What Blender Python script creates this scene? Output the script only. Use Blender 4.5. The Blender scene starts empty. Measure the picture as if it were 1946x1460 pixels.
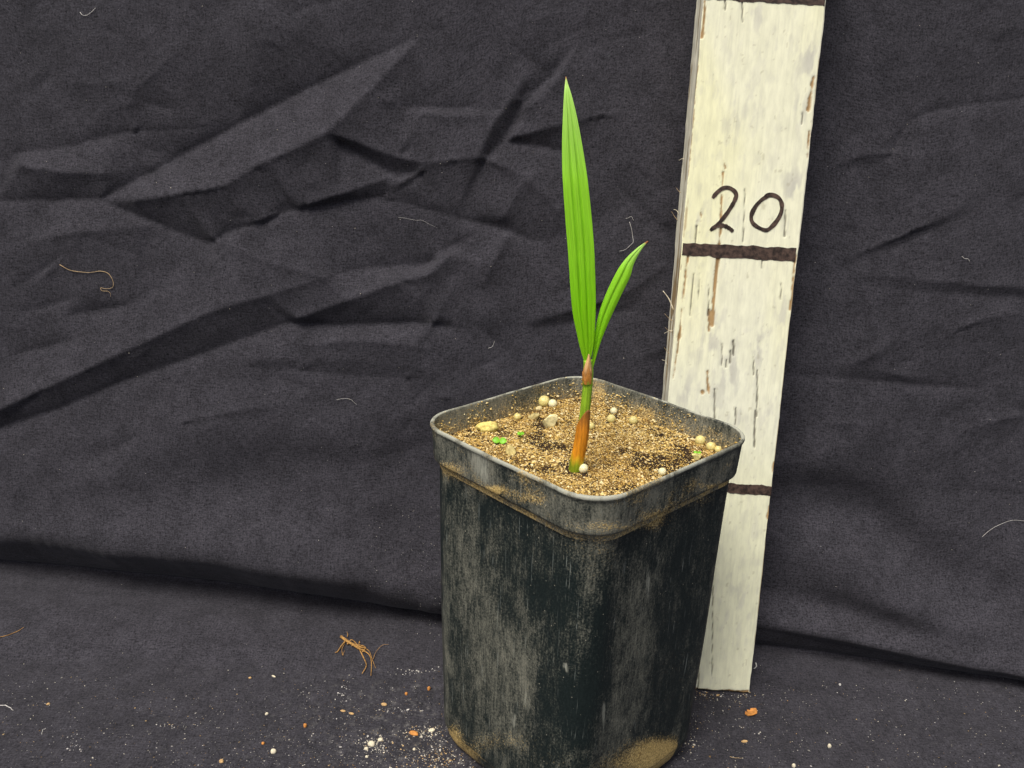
import bpy, math, random
import numpy as np
from mathutils import Matrix, Vector
from mathutils.bvhtree import BVHTree

# ------------------------------------------------------------------ camera, sky, sun, exposure
S = 0.01                                   # everything below is written in centimetres
FPX, CH, PT, RO = 1680.03, 25.581, 0.341, -0.040
W0, H0 = 1946, 1460
scn = bpy.context.scene
col = scn.collection
cam = bpy.data.cameras.new('camera')
cam.sensor_width = 36.0
cam.lens = FPX / W0 * 36.0
cam.clip_start, cam.clip_end = 0.005, 100.0
camo = bpy.data.objects.new('camera', cam)
col.objects.link(camo)
camo.matrix_world = (Matrix.Translation((0, 0, CH * S)) @ Matrix.Rotation(math.pi / 2 - PT, 4, 'X')
                     @ Matrix.Rotation(-RO, 4, 'Z'))
scn.camera = camo
scn.render.engine = 'CYCLES'
scn.render.resolution_x, scn.render.resolution_y = 1024, 768

SUN_EL, SUN_AZ = math.radians(63), math.radians(212)   # azimuth clockwise from +Y: from behind-left of the camera
world = bpy.data.worlds.new('World')
scn.world = world
world.use_nodes = True
wn = world.node_tree.nodes
sky = wn.new('ShaderNodeTexSky')
sky.sky_type = 'NISHITA'
sky.sun_disc = False
sky.sun_elevation = SUN_EL
sky.sun_rotation = SUN_AZ
sky.air_density = 0.6
sky.dust_density = 6.0
sky.ozone_density = 0.6
bg = wn['Background']
bg.inputs['Strength'].default_value = 0.075
world.node_tree.links.new(sky.outputs[0], bg.inputs['Color'])
sun = bpy.data.lights.new('sun', 'SUN')
sun.energy = 1.5
sun.angle = math.radians(25)
sun.color = (1.0, 0.965, 0.91)
suno = bpy.data.objects.new('sun', sun)
col.objects.link(suno)
sd = Vector((math.sin(SUN_AZ) * math.cos(SUN_EL), math.cos(SUN_AZ) * math.cos(SUN_EL), math.sin(SUN_EL)))
suno.rotation_euler = sd.to_track_quat('Z', 'Y').to_euler()
suno.location = sd * 3
vs = scn.view_settings
vs.view_transform = 'Standard'
vs.look = 'None'
vs.gamma = 1.0
vs.exposure = 0.80

# ------------------------------------------------------------------ helpers
rng = np.random.RandomState(11)
random.seed(5)
CAM = np.array([0, 0, CH])
FW = np.array([0, math.cos(PT), -math.sin(PT)])
UP = np.array([0, math.sin(PT), math.cos(PT)])
RT = np.array([1.0, 0, 0])


def ray(x, y):
    X, Y = x - W0 / 2, H0 / 2 - y
    c, s = math.cos(RO), math.sin(RO)
    X, Y = c * X + s * Y, -s * X + c * Y
    d = FW * FPX + UP * Y + RT * X
    return d / np.linalg.norm(d)


def on_plane(x, y, p0, n):
    d = ray(x, y)
    return CAM + d * (np.dot(np.asarray(p0) - CAM, n) / np.dot(d, n))


def on_y(x, y, Y):
    return on_plane(x, y, (0, Y, 0), np.array([0, 1.0, 0]))


def on_z(x, y, Z):
    return on_plane(x, y, (0, 0, Z), np.array([0, 0, 1.0]))


def to_px(P):
    d = np.asarray(P, float) - CAM
    z = d @ FW
    X, Y = FPX * (d @ RT) / z, FPX * (d @ UP) / z
    c, s = math.cos(RO), math.sin(RO)
    return W0 / 2 + c * X - s * Y, H0 / 2 - (s * X + c * Y)


_tab = np.random.RandomState(3).rand(16, 256, 256)


def vn(x, y, seed=0):
    t = _tab[seed % 16]
    x = np.asarray(x, float) + 13.7 * seed
    y = np.asarray(y, float) + 7.3 * seed
    xi, yi = np.floor(x).astype(int), np.floor(y).astype(int)
    fx, fy = x - xi, y - yi
    fx, fy = fx * fx * (3 - 2 * fx), fy * fy * (3 - 2 * fy)
    a, b = t[xi % 256, yi % 256], t[(xi + 1) % 256, yi % 256]
    c, d = t[xi % 256, (yi + 1) % 256], t[(xi + 1) % 256, (yi + 1) % 256]
    return (a * (1 - fx) + b * fx) * (1 - fy) + (c * (1 - fx) + d * fx) * fy


def fbm(x, y, seed=0, octv=4):
    r, a, t = 0, 0.5, 0
    for k in range(octv):
        r = r + a * vn(x * 2 ** k, y * 2 ** k, seed + k)
        t += a
        a *= 0.5
    return r / t


def sst(a, b, x):
    t = np.clip((x - a) / (b - a), 0, 1)
    return t * t * (3 - 2 * t)


def tag(o, label=None, cat=None, group=None, kind=None):
    for k, v in (('label', label), ('category', cat), ('group', group), ('kind', kind)):
        if v:
            o[k] = v
    return o


def mesh(name, verts, faces, mat, parent=None, origin=(0, 0, 0), smooth=True, colors=None, uv=None, attrs=None):
    """verts in cm, world space; stored relative to origin"""
    v = (np.asarray(verts, float) - np.asarray(origin, float)) * S
    me = bpy.data.meshes.new(name)
    f = faces if isinstance(faces, np.ndarray) else None
    if f is not None:
        n, k = f.shape
        me.vertices.add(len(v))
        me.vertices.foreach_set('co', v.ravel())
        me.loops.add(n * k)
        me.loops.foreach_set('vertex_index', f.ravel().astype(np.int32))
        me.polygons.add(n)
        me.polygons.foreach_set('loop_start', np.arange(0, n * k, k, dtype=np.int32))
        me.polygons.foreach_set('loop_total', np.full(n, k, dtype=np.int32))
        me.update(calc_edges=True)
        me.validate()
    else:
        me.from_pydata([tuple(p) for p in v], [], [tuple(int(i) for i in q) for q in faces])
    me.polygons.foreach_set('use_smooth', np.full(len(me.polygons), smooth))
    if colors is not None:
        a = me.color_attributes.new('Col', 'FLOAT_COLOR', 'POINT')
        c = np.ones((len(v), 4))
        c[:, :3] = colors
        a.data.foreach_set('color', c.ravel())
    if attrs:
        for k, val in attrs.items():
            a = me.attributes.new(k, 'FLOAT', 'POINT')
            a.data.foreach_set('value', np.asarray(val, np.float32))
    if uv is not None:
        l = me.uv_layers.new(name='UVMap')
        li = np.empty(len(me.loops), dtype=np.int32)
        me.loops.foreach_get('vertex_index', li)
        l.data.foreach_set('uv', np.asarray(uv)[li].ravel())
    me.materials.append(mat)
    o = bpy.data.objects.new(name, me)
    col.objects.link(o)
    if parent is not None:
        o.parent = parent
        o.location = (np.asarray(origin, float) * S) - np.array(parent.location) if parent.type == 'EMPTY' else (0, 0, 0)
    else:
        o.location = np.asarray(origin, float) * S
    return o


def empty(name, loc):
    o = bpy.data.objects.new(name, None)
    o.empty_display_size = 0.01
    col.objects.link(o)
    o.location = np.asarray(loc, float) * S
    return o


def grid_faces(nr, nc, closed=False):
    r = np.arange(nr - 1)[:, None]
    c = np.arange(nc if closed else nc - 1)[None, :]
    c2 = (c + 1) % nc
    a = r * nc + c
    b = r * nc + c2
    return np.stack([a, b, b + nc, a + nc], -1).reshape(-1, 4)


def catmull(P, n):
    P = np.asarray(P, float)
    Q = np.vstack([2 * P[0] - P[1], P, 2 * P[-1] - P[-2]])
    out = []
    m = len(P) - 1
    for t in np.linspace(0, m, n):
        i = min(int(t), m - 1)
        u = t - i
        p0, p1, p2, p3 = Q[i:i + 4]
        out.append(0.5 * (2 * p1 + (p2 - p0) * u + (2 * p0 - 5 * p1 + 4 * p2 - p3) * u * u
                          + (3 * p1 - p0 - 3 * p2 + p3) * u ** 3))
    return np.array(out)


def tube_data(P, R, ns=8):
    P = np.asarray(P, float)
    R = np.broadcast_to(np.asarray(R, float), (len(P),))
    T = np.gradient(P, axis=0)
    T /= np.linalg.norm(T, axis=1)[:, None] + 1e-9
    ref = np.array([0.31, -0.9, 0.2])
    vs_ = []
    for p, t, r in zip(P, T, R):
        a = np.cross(t, ref)
        a /= np.linalg.norm(a) + 1e-9
        b = np.cross(t, a)
        th = np.linspace(0, 2 * math.pi, ns, endpoint=False)
        vs_.append(p + r * (np.cos(th)[:, None] * a + np.sin(th)[:, None] * b))
    v = np.vstack(vs_)
    f = [tuple(q) for q in grid_faces(len(P), ns, True)]
    f.append(tuple(range(ns))[::-1])
    f.append(tuple(range(len(v) - ns, len(v))))
    return v, f


def merge(parts):
    V, F, n = [], [], 0
    for v, f in parts:
        V.append(v)
        F += [tuple(i + n for i in q) for q in f]
        n += len(v)
    return np.vstack(V), F


# ------------------------------------------------------------------ materials
def new_mat(name):
    m = bpy.data.materials.new(name)
    m.use_nodes = True
    nt = m.node_tree
    return m, nt, nt.nodes['Principled BSDF']


def node(nt, typ, **kw):
    n = nt.nodes.new(typ)
    for k, v in kw.items():
        if hasattr(n, k):
            setattr(n, k, v)
        else:
            n.inputs[k].default_value = v
    return n


def mapping(nt, src, scale):
    mp = node(nt, 'ShaderNodeMapping')
    mp.inputs['Scale'].default_value = scale
    nt.links.new(src, mp.inputs['Vector'])
    return mp.outputs[0]


def noise(nt, vec, scale, detail=4, rough=0.6):
    n = node(nt, 'ShaderNodeTexNoise')
    n.inputs['Scale'].default_value = scale
    n.inputs['Detail'].default_value = detail
    n.inputs['Roughness'].default_value = rough
    nt.links.new(vec, n.inputs['Vector'])
    return n.outputs['Fac']


def mth(nt, op, a, b=None, clamp=False):
    n = node(nt, 'ShaderNodeMath')
    n.operation = op
    n.use_clamp = clamp
    for i, v in enumerate((a, b)):
        if v is None:
            continue
        if isinstance(v, (int, float)):
            n.inputs[i].default_value = v
        else:
            nt.links.new(v, n.inputs[i])
    return n.outputs[0]


def rng_map(nt, v, a, b, c=0.0, d=1.0, smooth=True):
    n = node(nt, 'ShaderNodeMapRange')
    n.interpolation_type = 'SMOOTHSTEP' if smooth else 'LINEAR'
    for i, x in zip(('From Min', 'From Max', 'To Min', 'To Max'), (a, b, c, d)):
        n.inputs[i].default_value = x
    nt.links.new(v, n.inputs['Value'])
    return n.outputs[0]


def mix(nt, fac, a, b):
    n = node(nt, 'ShaderNodeMix')
    n.data_type = 'RGBA'
    for sock, v in ((n.inputs[0], fac), (n.inputs[6], a), (n.inputs[7], b)):
        if isinstance(v, (tuple, list)):
            sock.default_value = (*v, 1.0)
        elif isinstance(v, (int, float)):
            sock.default_value = v
        else:
            nt.links.new(v, sock)
    return n.outputs[2]


def bump(nt, bsdf, h, strength, dist):
    b = node(nt, 'ShaderNodeBump')
    b.inputs['Strength'].default_value = strength
    b.inputs['Distance'].default_value = dist
    nt.links.new(h, b.inputs['Height'])
    nt.links.new(b.outputs[0], bsdf.inputs['Normal'])


def attr(nt, name):
    n = node(nt, 'ShaderNodeAttribute')
    n.attribute_name = name
    return n


def simple(name, c, rough=0.6, var=0.25, scale=400, spec=0.3, translucent=0.0):
    m, nt, b = new_mat(name)
    tc = node(nt, 'ShaderNodeTexCoord')
    n = noise(nt, tc.outputs['Object'], scale, 4)
    lo = tuple(x * (1 - var) for x in c)
    hi = tuple(min(1, x * (1 + var)) for x in c)
    nt.links.new(mix(nt, rng_map(nt, n, 0.3, 0.7), lo, hi), b.inputs['Base Color'])
    b.inputs['Roughness'].default_value = rough
    b.inputs['Specular IOR Level'].default_value = spec
    if translucent:
        b.inputs['Subsurface Weight'].default_value = translucent
        b.inputs['Subsurface Radius'].default_value = (0.0015, 0.0013, 0.0008)
    bump(nt, b, n, 0.3, 0.0003)
    return m


def vcol_mat(name, rough=0.7, spec=0.3, nscale=900, var=0.3, bstr=0.3, stretch=(1, 1, 1)):
    m, nt, b = new_mat(name)
    a = attr(nt, 'Col')
    tc = node(nt, 'ShaderNodeTexCoord')
    n = noise(nt, mapping(nt, tc.outputs['Object'], stretch), nscale, 4)
    k = node(nt, 'ShaderNodeVectorMath')
    k.operation = 'SCALE'
    nt.links.new(a.outputs['Color'], k.inputs[0])
    nt.links.new(rng_map(nt, n, 0.25, 0.75, 1 - var, 1 + var), k.inputs['Scale'])
    nt.links.new(k.outputs[0], b.inputs['Base Color'])
    b.inputs['Roughness'].default_value = rough
    b.inputs['Specular IOR Level'].default_value = spec
    if bstr:
        bump(nt, b, n, bstr, 0.0003)
    return m


def cloth_mat():
    m, nt, b = new_mat('black_cotton')
    uv = node(nt, 'ShaderNodeUVMap')
    uv.uv_map = 'UVMap'
    u = uv.outputs[0]                                   # in centimetres
    weft = noise(nt, mapping(nt, u, (3.2, 12, 1)), 1.0, 3, 0.75)
    warp = noise(nt, mapping(nt, u, (12, 3.2, 1)), 1.0, 3, 0.75)
    fine = noise(nt, mapping(nt, u, (13, 14, 1)), 1.0, 2, 0.8)
    blot = noise(nt, u, 0.8, 8, 0.7)
    w = mth(nt, 'ADD', mth(nt, 'ADD', mth(nt, 'MULTIPLY', weft, 0.32), mth(nt, 'MULTIPLY', warp, 0.26)),
            mth(nt, 'MULTIPLY', fine, 0.42))
    t = rng_map(nt, w, 0.36, 0.66, 0.0, 1.0, False)
    c = mix(nt, t, (0.0036, 0.0035, 0.0047), (0.074, 0.0725, 0.085))
    c2 = mix(nt, rng_map(nt, blot, 0.34, 0.66), (0.80, 0.80, 0.80), (1.16, 1.15, 1.15))
    mul = node(nt, 'ShaderNodeMix')
    mul.data_type = 'RGBA'
    mul.blend_type = 'MULTIPLY'
    mul.inputs[0].default_value = 1.0
    nt.links.new(c, mul.inputs[6])
    nt.links.new(c2, mul.inputs[7])
    # pale sand dust rubbed into the floor part
    d = attr(nt, 'dust')
    dn = noise(nt, u, 2.3, 7, 0.75)
    df = mth(nt, 'MULTIPLY', rng_map(nt, dn, 0.50, 0.80), d.outputs['Fac'], True)
    cc = mix(nt, df, mul.outputs[2], (0.20, 0.195, 0.185))
    nt.links.new(cc, b.inputs['Base Color'])
    b.inputs['Roughness'].default_value = 0.9
    b.inputs['Specular IOR Level'].default_value = 0.12
    b.inputs['Sheen Weight'].default_value = 0.06
    bump(nt, b, w, 0.35, 0.0004)
    return m


def pot_mat():
    m, nt, b = new_mat('worn_black_plastic')
    tc = node(nt, 'ShaderNodeTexCoord')
    o = tc.outputs['Object']
    streak = noise(nt, mapping(nt, o, (1, 1, 0.12)), 1300, 5, 0.75)
    wide = noise(nt, mapping(nt, o, (1, 1, 0.55)), 150, 9, 0.74)
    fine = noise(nt, o, 1500, 4, 0.75)
    grit = noise(nt, o, 1700, 2, 0.5)
    dust = attr(nt, 'dust').outputs['Fac']
    tan = attr(nt, 'tan').outputs['Fac']
    pale = attr(nt, 'pale').outputs['Fac']
    base = mix(nt, rng_map(nt, fine, 0.3, 0.7), (0.007, 0.012, 0.0118), (0.016, 0.025, 0.0235))
    # grey-green film, broken up by streaks
    f1 = mth(nt, 'ADD', mth(nt, 'MULTIPLY', streak, 0.60), mth(nt, 'ADD', mth(nt, 'MULTIPLY', wide, 0.75), mth(nt, 'MULTIPLY', fine, 0.80)))
    f1 = mth(nt, 'ADD', f1, mth(nt, 'MULTIPLY', dust, 0.34))
    film = rng_map(nt, f1, 1.14, 1.62, 0.0, 1.0)
    c = mix(nt, film, base, (0.215, 0.215, 0.165))
    # pale scuffs
    f2 = mth(nt, 'ADD', mth(nt, 'MULTIPLY', streak, 0.7), mth(nt, 'MULTIPLY', pale, 0.62))
    c = mix(nt, rng_map(nt, f2, 0.62, 0.95, 0.0, 0.9), c, (0.40, 0.41, 0.33))
    # fine vertical scratches and pale specks
    scr = noise(nt, mapping(nt, o, (1, 1, 0.025)), 1900, 2, 0.6)
    scm = noise(nt, o, 130, 3, 0.6)
    c = mix(nt, mth(nt, 'MULTIPLY', rng_map(nt, scr, 0.64, 0.74, 0.0, 0.75), rng_map(nt, scm, 0.42, 0.60)), c, (0.26, 0.29, 0.26))
    spk = node(nt, 'ShaderNodeTexVoronoi')
    spk.inputs['Scale'].default_value = 560
    nt.links.new(o, spk.inputs['Vector'])
    c = mix(nt, mth(nt, 'MULTIPLY', rng_map(nt, spk.outputs['Distance'], 0.15, 0.05), rng_map(nt, noise(nt, o, 240, 3), 0.54, 0.64)), c, (0.50, 0.47, 0.36))
    # sand stuck on
    f3 = mth(nt, 'ADD', mth(nt, 'ADD', mth(nt, 'MULTIPLY', grit, 0.8), mth(nt, 'MULTIPLY', fine, 0.25)), mth(nt, 'MULTIPLY', tan, 0.62))
    f3 = mth(nt, 'ADD', f3, mth(nt, 'MULTIPLY', mth(nt, 'SUBTRACT', wide, 0.5), 0.5))
    tf = rng_map(nt, f3, 0.76, 1.22)
    tcol = mix(nt, rng_map(nt, fine, 0.35, 0.65), (0.28, 0.18, 0.05), (0.80, 0.60, 0.24))
    c = mix(nt, tf, c, tcol)
    nt.links.new(c, b.inputs['Base Color'])
    rr = mth(nt, 'ADD', mth(nt, 'MULTIPLY', film, 0.35), 0.42)
    nt.links.new(rr, b.inputs['Roughness'])
    b.inputs['Specular IOR Level'].default_value = 0.35
    bump(nt, b, mth(nt, 'ADD', mth(nt, 'MULTIPLY', tf, 1.0), mth(nt, 'MULTIPLY', streak, 0.5)), 0.35, 0.0005)
    return m


def leaf_mat():
    m, nt, b = new_mat('palm_leaf')
    a = attr(nt, 'Col')
    tc = node(nt, 'ShaderNodeTexCoord')
    uv = node(nt, 'ShaderNodeUVMap')
    uv.uv_map = 'UVMap'
    vein = noise(nt, mapping(nt, uv.outputs[0], (34, 0.7, 1)), 1.0, 3, 0.6)
    k = node(nt, 'ShaderNodeVectorMath')
    k.operation = 'SCALE'
    nt.links.new(a.outputs['Color'], k.inputs[0])
    nt.links.new(rng_map(nt, vein, 0.25, 0.75, 0.82, 1.18), k.inputs['Scale'])
    nt.links.new(k.outputs[0], b.inputs['Base Color'])
    b.inputs['Roughness'].default_value = 0.42
    b.inputs['Specular IOR Level'].default_value = 0.35
    bump(nt, b, vein, 0.25, 0.0003)
    tr = node(nt, 'ShaderNodeBsdfTranslucent')
    nt.links.new(k.outputs[0], tr.inputs['Color'])
    ms = node(nt, 'ShaderNodeMixShader')
    ms.inputs[0].default_value = 0.25
    nt.links.new(b.outputs[0], ms.inputs[1])
    nt.links.new(tr.outputs[0], ms.inputs[2])
    nt.links.new(ms.outputs[0], nt.nodes['Material Output'].inputs['Surface'])
    return m


M_CLOTH = cloth_mat()
M_POT = pot_mat()
M_LEAF = leaf_mat()
M_STAKE = vcol_mat('flaking_cream_paint', 0.75, 0.25, 500, 0.07, 0.25, (1, 1, 0.25))
M_INK = simple('brown_marker_paint', (0.056, 0.036, 0.027), 0.65, 0.75, 450)
M_GRAIN = vcol_mat('grain', 0.85, 0.2, 1500, 0.25, 0.2)
M_SOIL = vcol_mat('sandy_soil', 0.95, 0.1, 1500, 0.35, 0.6)
M_STEM = vcol_mat('palm_stem', 0.55, 0.3, 1400, 0.30, 0.3, (1, 1, 0.12))
M_BEAD = simple('fertiliser_bead', (0.74, 0.65, 0.26), 0.4, 0.10, 300, 0.5, 0.5)
M_BEADW = simple('pale_fertiliser_bead', (0.82, 0.78, 0.48), 0.4, 0.08, 300, 0.5, 0.5)
M_PEB = vcol_mat('pebble', 0.85, 0.2, 700, 0.30, 0.5)
M_SEEDL = simple('seedling_leaf', (0.20, 0.52, 0.02), 0.45, 0.2, 500, 0.4)
M_FIBRE = simple('tan_fibre', (0.45, 0.33, 0.18), 0.8, 0.3, 500)
M_WHITE = simple('white_fibre', (0.55, 0.54, 0.50), 0.8, 0.2, 500)
M_ROOT = simple('dry_root', (0.36, 0.20, 0.06), 0.85, 0.4, 700)
M_ORANGE = simple('orange_flake', (0.58, 0.25, 0.06), 0.7, 0.25, 500)
M_CRUMB = simple('cream_crumb', (0.72, 0.66, 0.48), 0.85, 0.2, 700)
M_TANBIT = simple('tan_bit', (0.55, 0.36, 0.16), 0.85, 0.3, 700)

# ------------------------------------------------------------------ the cloth: wall behind and floor, one sheet
KX = [-90, -40, -26, -14, -3, 8, 13, 18, 24, 40, 90]
KP = {
    -26: [(30.5, .05), (32.0, .0), (33.2, .6), (35.2, .95), (37.6, .85), (39.3, .95), (38.9, 1.5), (38.3, 2.5), (37.8, 3.6), (38.1, 5.2), (38.6, 8)],
    -14: [(31, 0), (33, .0), (34.0, .42), (35.4, .65), (36.9, .6), (38.4, .7), (38.0, 1.2), (37.3, 2.1), (36.8, 3.2), (37.2, 4.8), (38.0, 8)],
    -3: [(30, 0), (32, 0), (33.5, .1), (34.6, .18), (35.7, .25), (37.0, .4), (36.3, .75), (35.6, 1.3), (35.4, 2.1), (36.0, 3.8), (37.2, 8)],
    8: [(30, 0), (32, 0), (33.2, 0), (34.2, .03), (35.0, .08), (36.0, .25), (35.7, .8), (35.5, 1.6), (35.7, 2.6), (36.1, 4.2), (36.8, 8)],
    13: [(30, 0), (31.5, 0), (33.0, 0), (34.2, 0), (35.0, .02), (35.8, .1), (35.5, .6), (35.15, 1.2), (34.8, 1.95), (35.9, 3.4), (37.1, 8)],
    18: [(30, 0), (31.2, 0), (32.4, 0), (33.4, 0), (34.2, .02), (35.1, .08), (34.8, .45), (34.4, .95), (34.05, 1.5), (35.3, 3.0), (37.1, 8)],
    24: [(30, 0), (30.7, 0), (31.6, 0), (32.4, 0), (33.1, .02), (33.9, .06), (33.5, .28), (33.2, .55), (32.95, 1.0), (34.4, 2.6), (37.2, 8)],
}
for a, b in ((-90, -26), (-40, -26), (40, 24), (90, 24)):
    KP[a] = KP[b]
xs = np.unique(np.round(np.concatenate([np.linspace(-90, -31, 30), np.arange(-31, 31.01, 0.095), np.linspace(31, 90, 30)]), 4))
ctrl = np.array([KP[k] for k in KX], float)             # K x 11 x 2
xd = np.arange(-90, 90.01, 0.5)
cd = np.empty((len(xd), 11, 2))
ker = np.exp(-0.5 * (np.arange(-10, 11) * 0.5 / 2.2) ** 2)
ker /= ker.sum()
for i in range(11):
    for j in range(2):
        y = np.interp(xd, KX, ctrl[:, i, j])
        cd[:, i, j] = np.convolve(np.pad(y, 10, mode='edge'), ker, 'valid')
lipn = (fbm(xd * .22 + 90, xd * 0 + 2, 5, 3) - .5)
lipm = (fbm(xd * .5 + 60, xd * 0 + 5, 8, 3) - .5)
for i, w in ((6, .4), (7, .9), (8, 1.0), (9, .7)):
    cd[:, i, 0] += .55 * lipn * w + .25 * lipm * w
    cd[:, i, 1] += .5 * lipm * w * (xd < 3)
# profile parameter: long floor, junction, wall
w_floor = np.concatenate([np.linspace(-60, 16, 24)[:-1], np.arange(16, 29.9, 0.14)])
w_mid = np.linspace(0, 1, 112)
w_wall = np.concatenate([np.arange(0.1, 25.5, 0.10), np.linspace(25.6, 62, 24)])
NX = len(xs)
lean = 0.176
rows_y, rows_z = [], []
cx = np.empty((NX, 11, 2))
for i in range(11):
    for j in range(2):
        cx[:, i, j] = np.interp(xs, xd, cd[:, i, j])
y30, z30 = cx[:, 0, 0], cx[:, 0, 1]
for w in w_floor:
    t = (w + 60) / (30 + 60)
    rows_y.append(-60 + (y30 + 60) * t)
    rows_z.append(z30 * max(0, t * 8 - 7))
mid = np.array([catmull(cx[i], len(w_mid)) for i in range(NX)])   # NX x 112 x 2
for k in range(len(w_mid)):
    rows_y.append(mid[:, k, 0])
    rows_z.append(mid[:, k, 1])
for w in w_wall:
    rows_y.append(cx[:, 10, 0] + lean * w)
    rows_z.append(cx[:, 10, 1] + w)
CY, CZ = np.array(rows_y), np.array(rows_z)
CXX = np.broadcast_to(xs, CY.shape).copy()
NR = len(CY)
CZ = np.maximum(CZ, 0.0)

# wrinkles: crease lines pinned to heights, membrane relaxed between them
WP0, WN = (0, 37.2 - 8 * lean, 0), np.array([0, 1.0, -lean])


def wallxz(px, py):
    p = on_plane(px, py, WP0, WN)
    return p[0], p[2]


CREASE = [
    ([(165, 385, -.12), (300, 312, -.26), (440, 237, -.30), (560, 177, -.26), (680, 120, -.18), (790, 72, 0)]),
    ([(785, 82, .02), (720, 155, .20), (620, 253, .34), (500, 310, .30), (420, 355, .24), (330, 372, .16), (240, 386, .06)]),
    ([(620, 253, .34), (715, 286, .20), (805, 309, .16), (911, 301, .26), (995, 336, .18), (1060, 400, .06)]),
    ([(645, 270, -.04), (742, 331, -.16), (800, 326, -.05)]),
    ([(738, 338, .08), (640, 372, .20), (560, 400, .22), (480, 425, .10)]),
    ([(470, 436, -.05), (552, 402, -.12), (640, 388, -.14), (725, 381, -.12), (868, 414, -.16), (945, 433, -.18), (1013, 458, -.08), (1090, 440, -.02)]),
    ([(722, 376, -.08), (765, 345, .06), (802, 324, .08)]),
    ([(165, 388, -.12), (270, 430, -.20), (375, 468, -.24), (420, 448, -.12), (480, 428, -.02)]),
    ([(-40, 390, -.10), (80, 388, -.14), (165, 385, -.12)]),
    ([(0, 295, -.08), (100, 283, -.14), (200, 257, -.10), (330, 248, -.10), (440, 237, -.25)]),
    ([(10, 320, .10), (90, 330, .12), (180, 336, .02)]),
    ([(618, 528, .30), (500, 566, .30), (411, 592, .34), (350, 618, .34), (265, 658, .32), (133, 720, .30), (0, 782, .30), (-40, 800, .30)]),
    ([(543, 620, -.18), (442, 658, -.22), (309, 707, -.26), (199, 747, -.26), (88, 795, -.22), (0, 824, -.22), (-40, 838, -.2)]),
    ([(622, 524, .04), (720, 512, -.16), (812, 507, -.22), (860, 470, -.14), (905, 446, -.03)]),
    ([(820, 516, .16), (740, 540, .18), (663, 570, .16), (560, 610, .06)]),
    ([(543, 620, -.18), (650, 624, -.14), (800, 618, -.12), (880, 626, -.02)]),
    ([(815, 515, .14), (850, 485, .08), (800, 570, .06)]),
    ([(392, 460, .02), (500, 500, .10), (618, 528, .30)]),
    ([(1001, 143, .04), (945, 222, .18), (908, 296, .26)]),
    ([(1010, 150, 0), (966, 255, -.20), (918, 308, -.06)]),
    ([(1104, 82, 0), (1060, 150, .10), (1005, 205, .06)]),
    ([(968, 262, .04), (1060, 238, .14), (1140, 220, .10), (1200, 215, .0)]),
    ([(975, 268, -.10), (1065, 286, -.14), (1110, 290, -.03)]),
    ([(775, 220, .02), (840, 222, .14), (910, 222, .10), (950, 208, .0)]),
    ([(775, 205, -.02), (845, 206, -.08), (910, 205, -.03)]),
    ([(1000, 340, .16), (960, 405, .08), (945, 433, -.10)]),
    ([(965, 445, .08), (935, 500, .12), (915, 550, .02)]),
    ([(0, 612, -.02), (60, 596, -.10), (130, 575, -.02)]),
    ([(0, 690, -.10), (60, 676, -.10), (110, 662, -.02)]),
    ([(90, 615, -.02), (160, 604, -.12), (240, 588, -.02)]),
    ([(460, 708, -.02), (640, 716, -.08), (840, 728, -.04)]),
    ([(480, 690, .05), (650, 690, .06), (800, 700, .04)]),
    ([(90, 892, -.02), (165, 884, -.12), (255, 842, -.02)]),
    ([(1000, 610, .02), (1070, 590, .10), (1180, 555, .10), (1262, 500, .06)]),
    ([(1000, 625, -.02), (1090, 610, -.08), (1200, 585, -.06)]),
    ([(1590, 497, .02), (1728, 437, .10), (1824, 392, .03)]),
    ([(1600, 510, -.01), (1735, 452, -.06), (1824, 408, -.01)]),
    ([(1640, 520, .02), (1800, 534, .10), (1960, 547, .12)]),
    ([(1660, 545, -.02), (1800, 556, -.06), (1960, 566, -.06)]),
    ([(1728, 228, -.04), (1795, 206, -.10), (1960, 186, -.12)]),
    ([(1728, 226, -.04), (1700, 280, -.06), (1680, 310, 0)]),
    ([(1612, 690, .01), (1660, 668, .08), (1695, 646, .01)]),
    ([(1480, 706, -.02), (1740, 731, -.08), (1870, 736, -.03)]),
    ([(1090, 84, 0), (1044, 148, -.08), (990, 200, -.03)]),
    ([(862, 540, .02), (832, 600, .10), (800, 642, .02)]),
    ([(20, 472, 0), (120, 450, .09), (240, 440, 0)]),
    ([(560, 662, 0), (700, 650, .09), (860, 670, 0)]), ([(300, 822, 0), (420, 792, .09), (560, 772, 0)]),
    ([(600, 1000, 0), (700, 962, .09), (810, 930, 0)]), ([(40, 962, 0), (200, 930, .10), (380, 930, 0)]),
    ([(1550, 330, 0), (1650, 292, .06), (1760, 300, 0)]), ([(1500, 822, 0), (1600, 800, .06), (1730, 820, 0)]),
    ([(1780, 640, 0), (1860, 602, .08), (1950, 590, 0)]), ([(1820, 820, 0), (1900, 792, .08), (1960, 790, 0)]),
    ([(1000, 700, 0), (930, 640, -.07), (900, 600, 0)]), ([(1160, 330, 0), (1200, 380, -.07), (1262, 440, -.02)]),
    ([(1250, 60, 0), (1240, 250, .05), (1262, 420, .05)]),
]
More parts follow.
